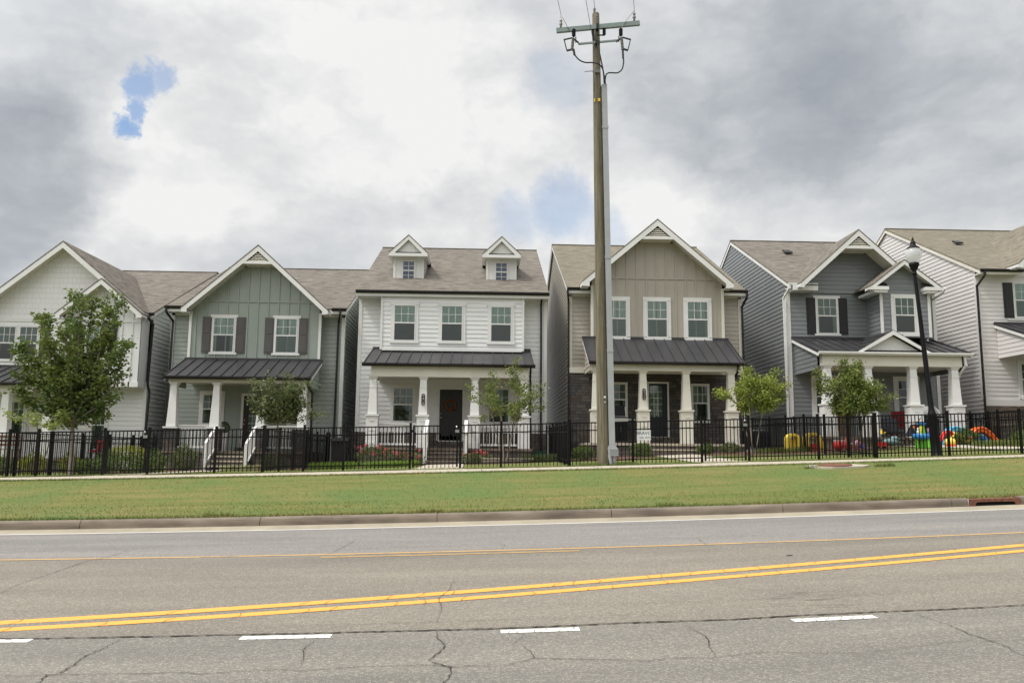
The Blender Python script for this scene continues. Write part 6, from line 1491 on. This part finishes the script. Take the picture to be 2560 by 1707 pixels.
bow('slide','orange curved slide, right hand one near the side fence',18.15,19.35,30.3,.60,MT['orange_toy'],.13,.3,skew=.8)
bow('slide','blue inner curve under the orange slide',18.3,18.85,30.2,.32,MT['blue_toy'],.10,.2)
o=thing('toy_ball','yellow toy lying at the foot of the lamp post','toy',(16.55,28.9,gz(16.5,28.9))); MB().ball((16.62,28.9,gz(16.6,28.9)+.16),.22,.14,.15,12,8).build('shell',MT['yellow_toy'],o); MB().box(16.4,16.75,28.75,28.80,gz(16.6,28.9),gz(16.6,28.9)+.08).build('base',MT['orange_toy'],o)
def lump(name,lab,x,y,parts):
    g=gz(x,y); r=thing(name,lab,'toy',(x,y,g),'small toys scattered on the gray house lawn')
    for nm,mt,dx,dz,sx_,sy_,sz_,ball in parts:
        m=MB(); (m.ball((x+dx,y,g+dz),sx_,sy_,sz_,12,8) if ball else m.box(x+dx-sx_,x+dx+sx_,y-sy_,y+sy_,g+dz-sz_,g+dz+sz_)); m.build(nm,MT[mt],r)
lump('toy_vehicle','gray green ride-on toy left of the water table',14.62,29.2,(('body','teal_toy',0,.20,.32,.18,.13,True),('cab','teal_toy',.14,.32,.16,.14,.10,True),('bumper','teal_toy',-.30,.12,.08,.15,.08,False)))
lump('toy_wagon','small red toy wagon at the mulch edge behind a fence post',14.05,28.8,(('tub','red_toy',0,.16,.18,.12,.08,False),('wheel','fabric_black',-.12,.06,.06,.10,.06,True),('wheel','fabric_black',.12,.06,.06,.10,.06,True)))
lump('toy_pile','pink and white doll toys heaped left of the red wagon',13.45,29.3,(('doll','pink_toy',0,.18,.12,.10,.13,True),('ball','sign_white',-.2,.12,.10,.10,.10,True),('block','purple_toy',.18,.10,.09,.08,.08,False),('block','orange_toy',-.35,.28,.06,.06,.09,False)))
lump('toy_bucket','purple toy bucket on the porch edge',15.45,30.55,(('bucket','purple_toy',0,.58,.10,.09,.10,False),('rim','purple_toy',0,.69,.115,.10,.012,False)))
lump('toy_cup','yellow toy cup on the porch edge left of the purple bucket',15.02,30.55,(('cup','yellow_toy',0,.56,.075,.07,.08,False),('rim','yellow_toy',0,.65,.085,.08,.01,False)))
lump('toy_bin','pale pink toy bin further left on the lawn',13.0,29.8,(('bin','pink_toy',0,.15,.16,.12,.13,False),('lid','sign_white',0,.30,.17,.13,.02,False)))
# terracotta planter / orange toy on porch
o=thing('storage_box','orange brown box on the gray house porch behind the tree','box',(13.95,31.9,2.36)); MB().box(13.62,14.35,31.75,32.1,2.36,3.15).build('box_body',MT['wood_deck'],o); MB().box(13.6,14.37,31.73,32.12,3.15,3.24).build('box_lid',MT['orange_toy'],o)
# condenser
g_=gz(11.0,31.6); AC=thing('air_conditioner','dark air conditioner condenser beside the taupe house wall','air conditioner',(10.6,31.2,g_))
MB().box(10.05,10.85,31.0,31.7,g_+.05,g_+.75).build('casing',MT['fabric_black'],AC); m=MB()
for i in range(14): m.box(10.05+i*.058,10.07+i*.058,30.985,30.999,g_+.1,g_+.7)
m.build('grille',MT['black'],AC); MB().tube([(10.45+math.cos(q*math.pi/10)*.28,31.35+math.sin(q*math.pi/10)*.28,g_+.77) for q in range(21)],.012,6).build('fan_guard',MT['wire'],AC)
MB().box(9.98,10.92,30.93,31.77,g_-.05,g_+.04).build('pad',MT['conc'],AC)
# wheeled bins in the narrow gaps
def bin_(x,y,lab):
    g=gz(x,y); r=thing('wheeled_bin',lab,'bin',(x,y,g),'wheeled bins in the gaps between houses')
    MB().add([(x+s*w,y+t*w,g+z) for z,w in ((.04,.24),(.95,.31)) for s,t in ((-1,-1),(1,-1),(1,1),(-1,1))],[(0,1,5,4),(1,2,6,5),(2,3,7,6),(3,0,4,7)]).build('bin_body',MT['bluebin'],r)
    MB().prism([(x-.34,y-.36,g+.95),(x-.34,y+.36,g+.95),(x-.34,y+.36,g+1.06),(x-.34,y,g+1.10),(x-.34,y-.36,g+.99)],(.68,0,0)).build('bin_lid',MT['bluebin'],r)
    for s in (-1,1): MB().tube([(x+s*.27-.03,y+.27,g+.12),(x+s*.27+.03,y+.27,g+.12)],.12,12).build('wheel',MT['fabric_black'],r)
bin_(-5.35,31.6,'dark wheeled bin in the gap between the sage and dormered houses')
bin_(2.95,31.2,'dark wheeled bin in the gap beside the stone wall')
o=thing('storage_box','green hose box beside the right corner of the dormered house','box',(2.1,31.6,gz(2.1,31.6))); MB().box(1.95,2.4,31.4,31.8,gz(2,31)-.02,gz(2,31)+.3).build('box_body',MT['green_hose'],o); MB().box(1.93,2.42,31.38,31.82,gz(2,31)+.3,gz(2,31)+.34).build('box_lid',MT['green_hose'],o)
# small rock by the sage walk
o=MB().ball((-9.35,29.0,gz(-9.3,29)+.07),.10,.08,.09,8,6,.15).build('garden_light',MT['gutter']); tag(o,'small dark garden light beside the foot of the sage house steps','garden light')

# far wood across the road behind the viewer: seen only as reflections in the window panes
rg=np.random.default_rng(77); P=[]
for i in range(46):
    cx=-70+3.1*i+rg.uniform(-1,1); cy=-42+rg.uniform(-4,4); h=rg.uniform(7,13); n=260
    u=rg.normal(size=(n,3)); u/=np.linalg.norm(u,axis=1)[:,None]; P.append(u*rg.uniform(.6,1,n)[:,None]*np.array([2.6,2.6,h*.42])+np.array([cx,cy,h*.6]))
o=leaves_mesh('treeline',np.concatenate(P),.9,MT['leaf_maple'],None,seed=9,flat=1); o['kind']='stuff'
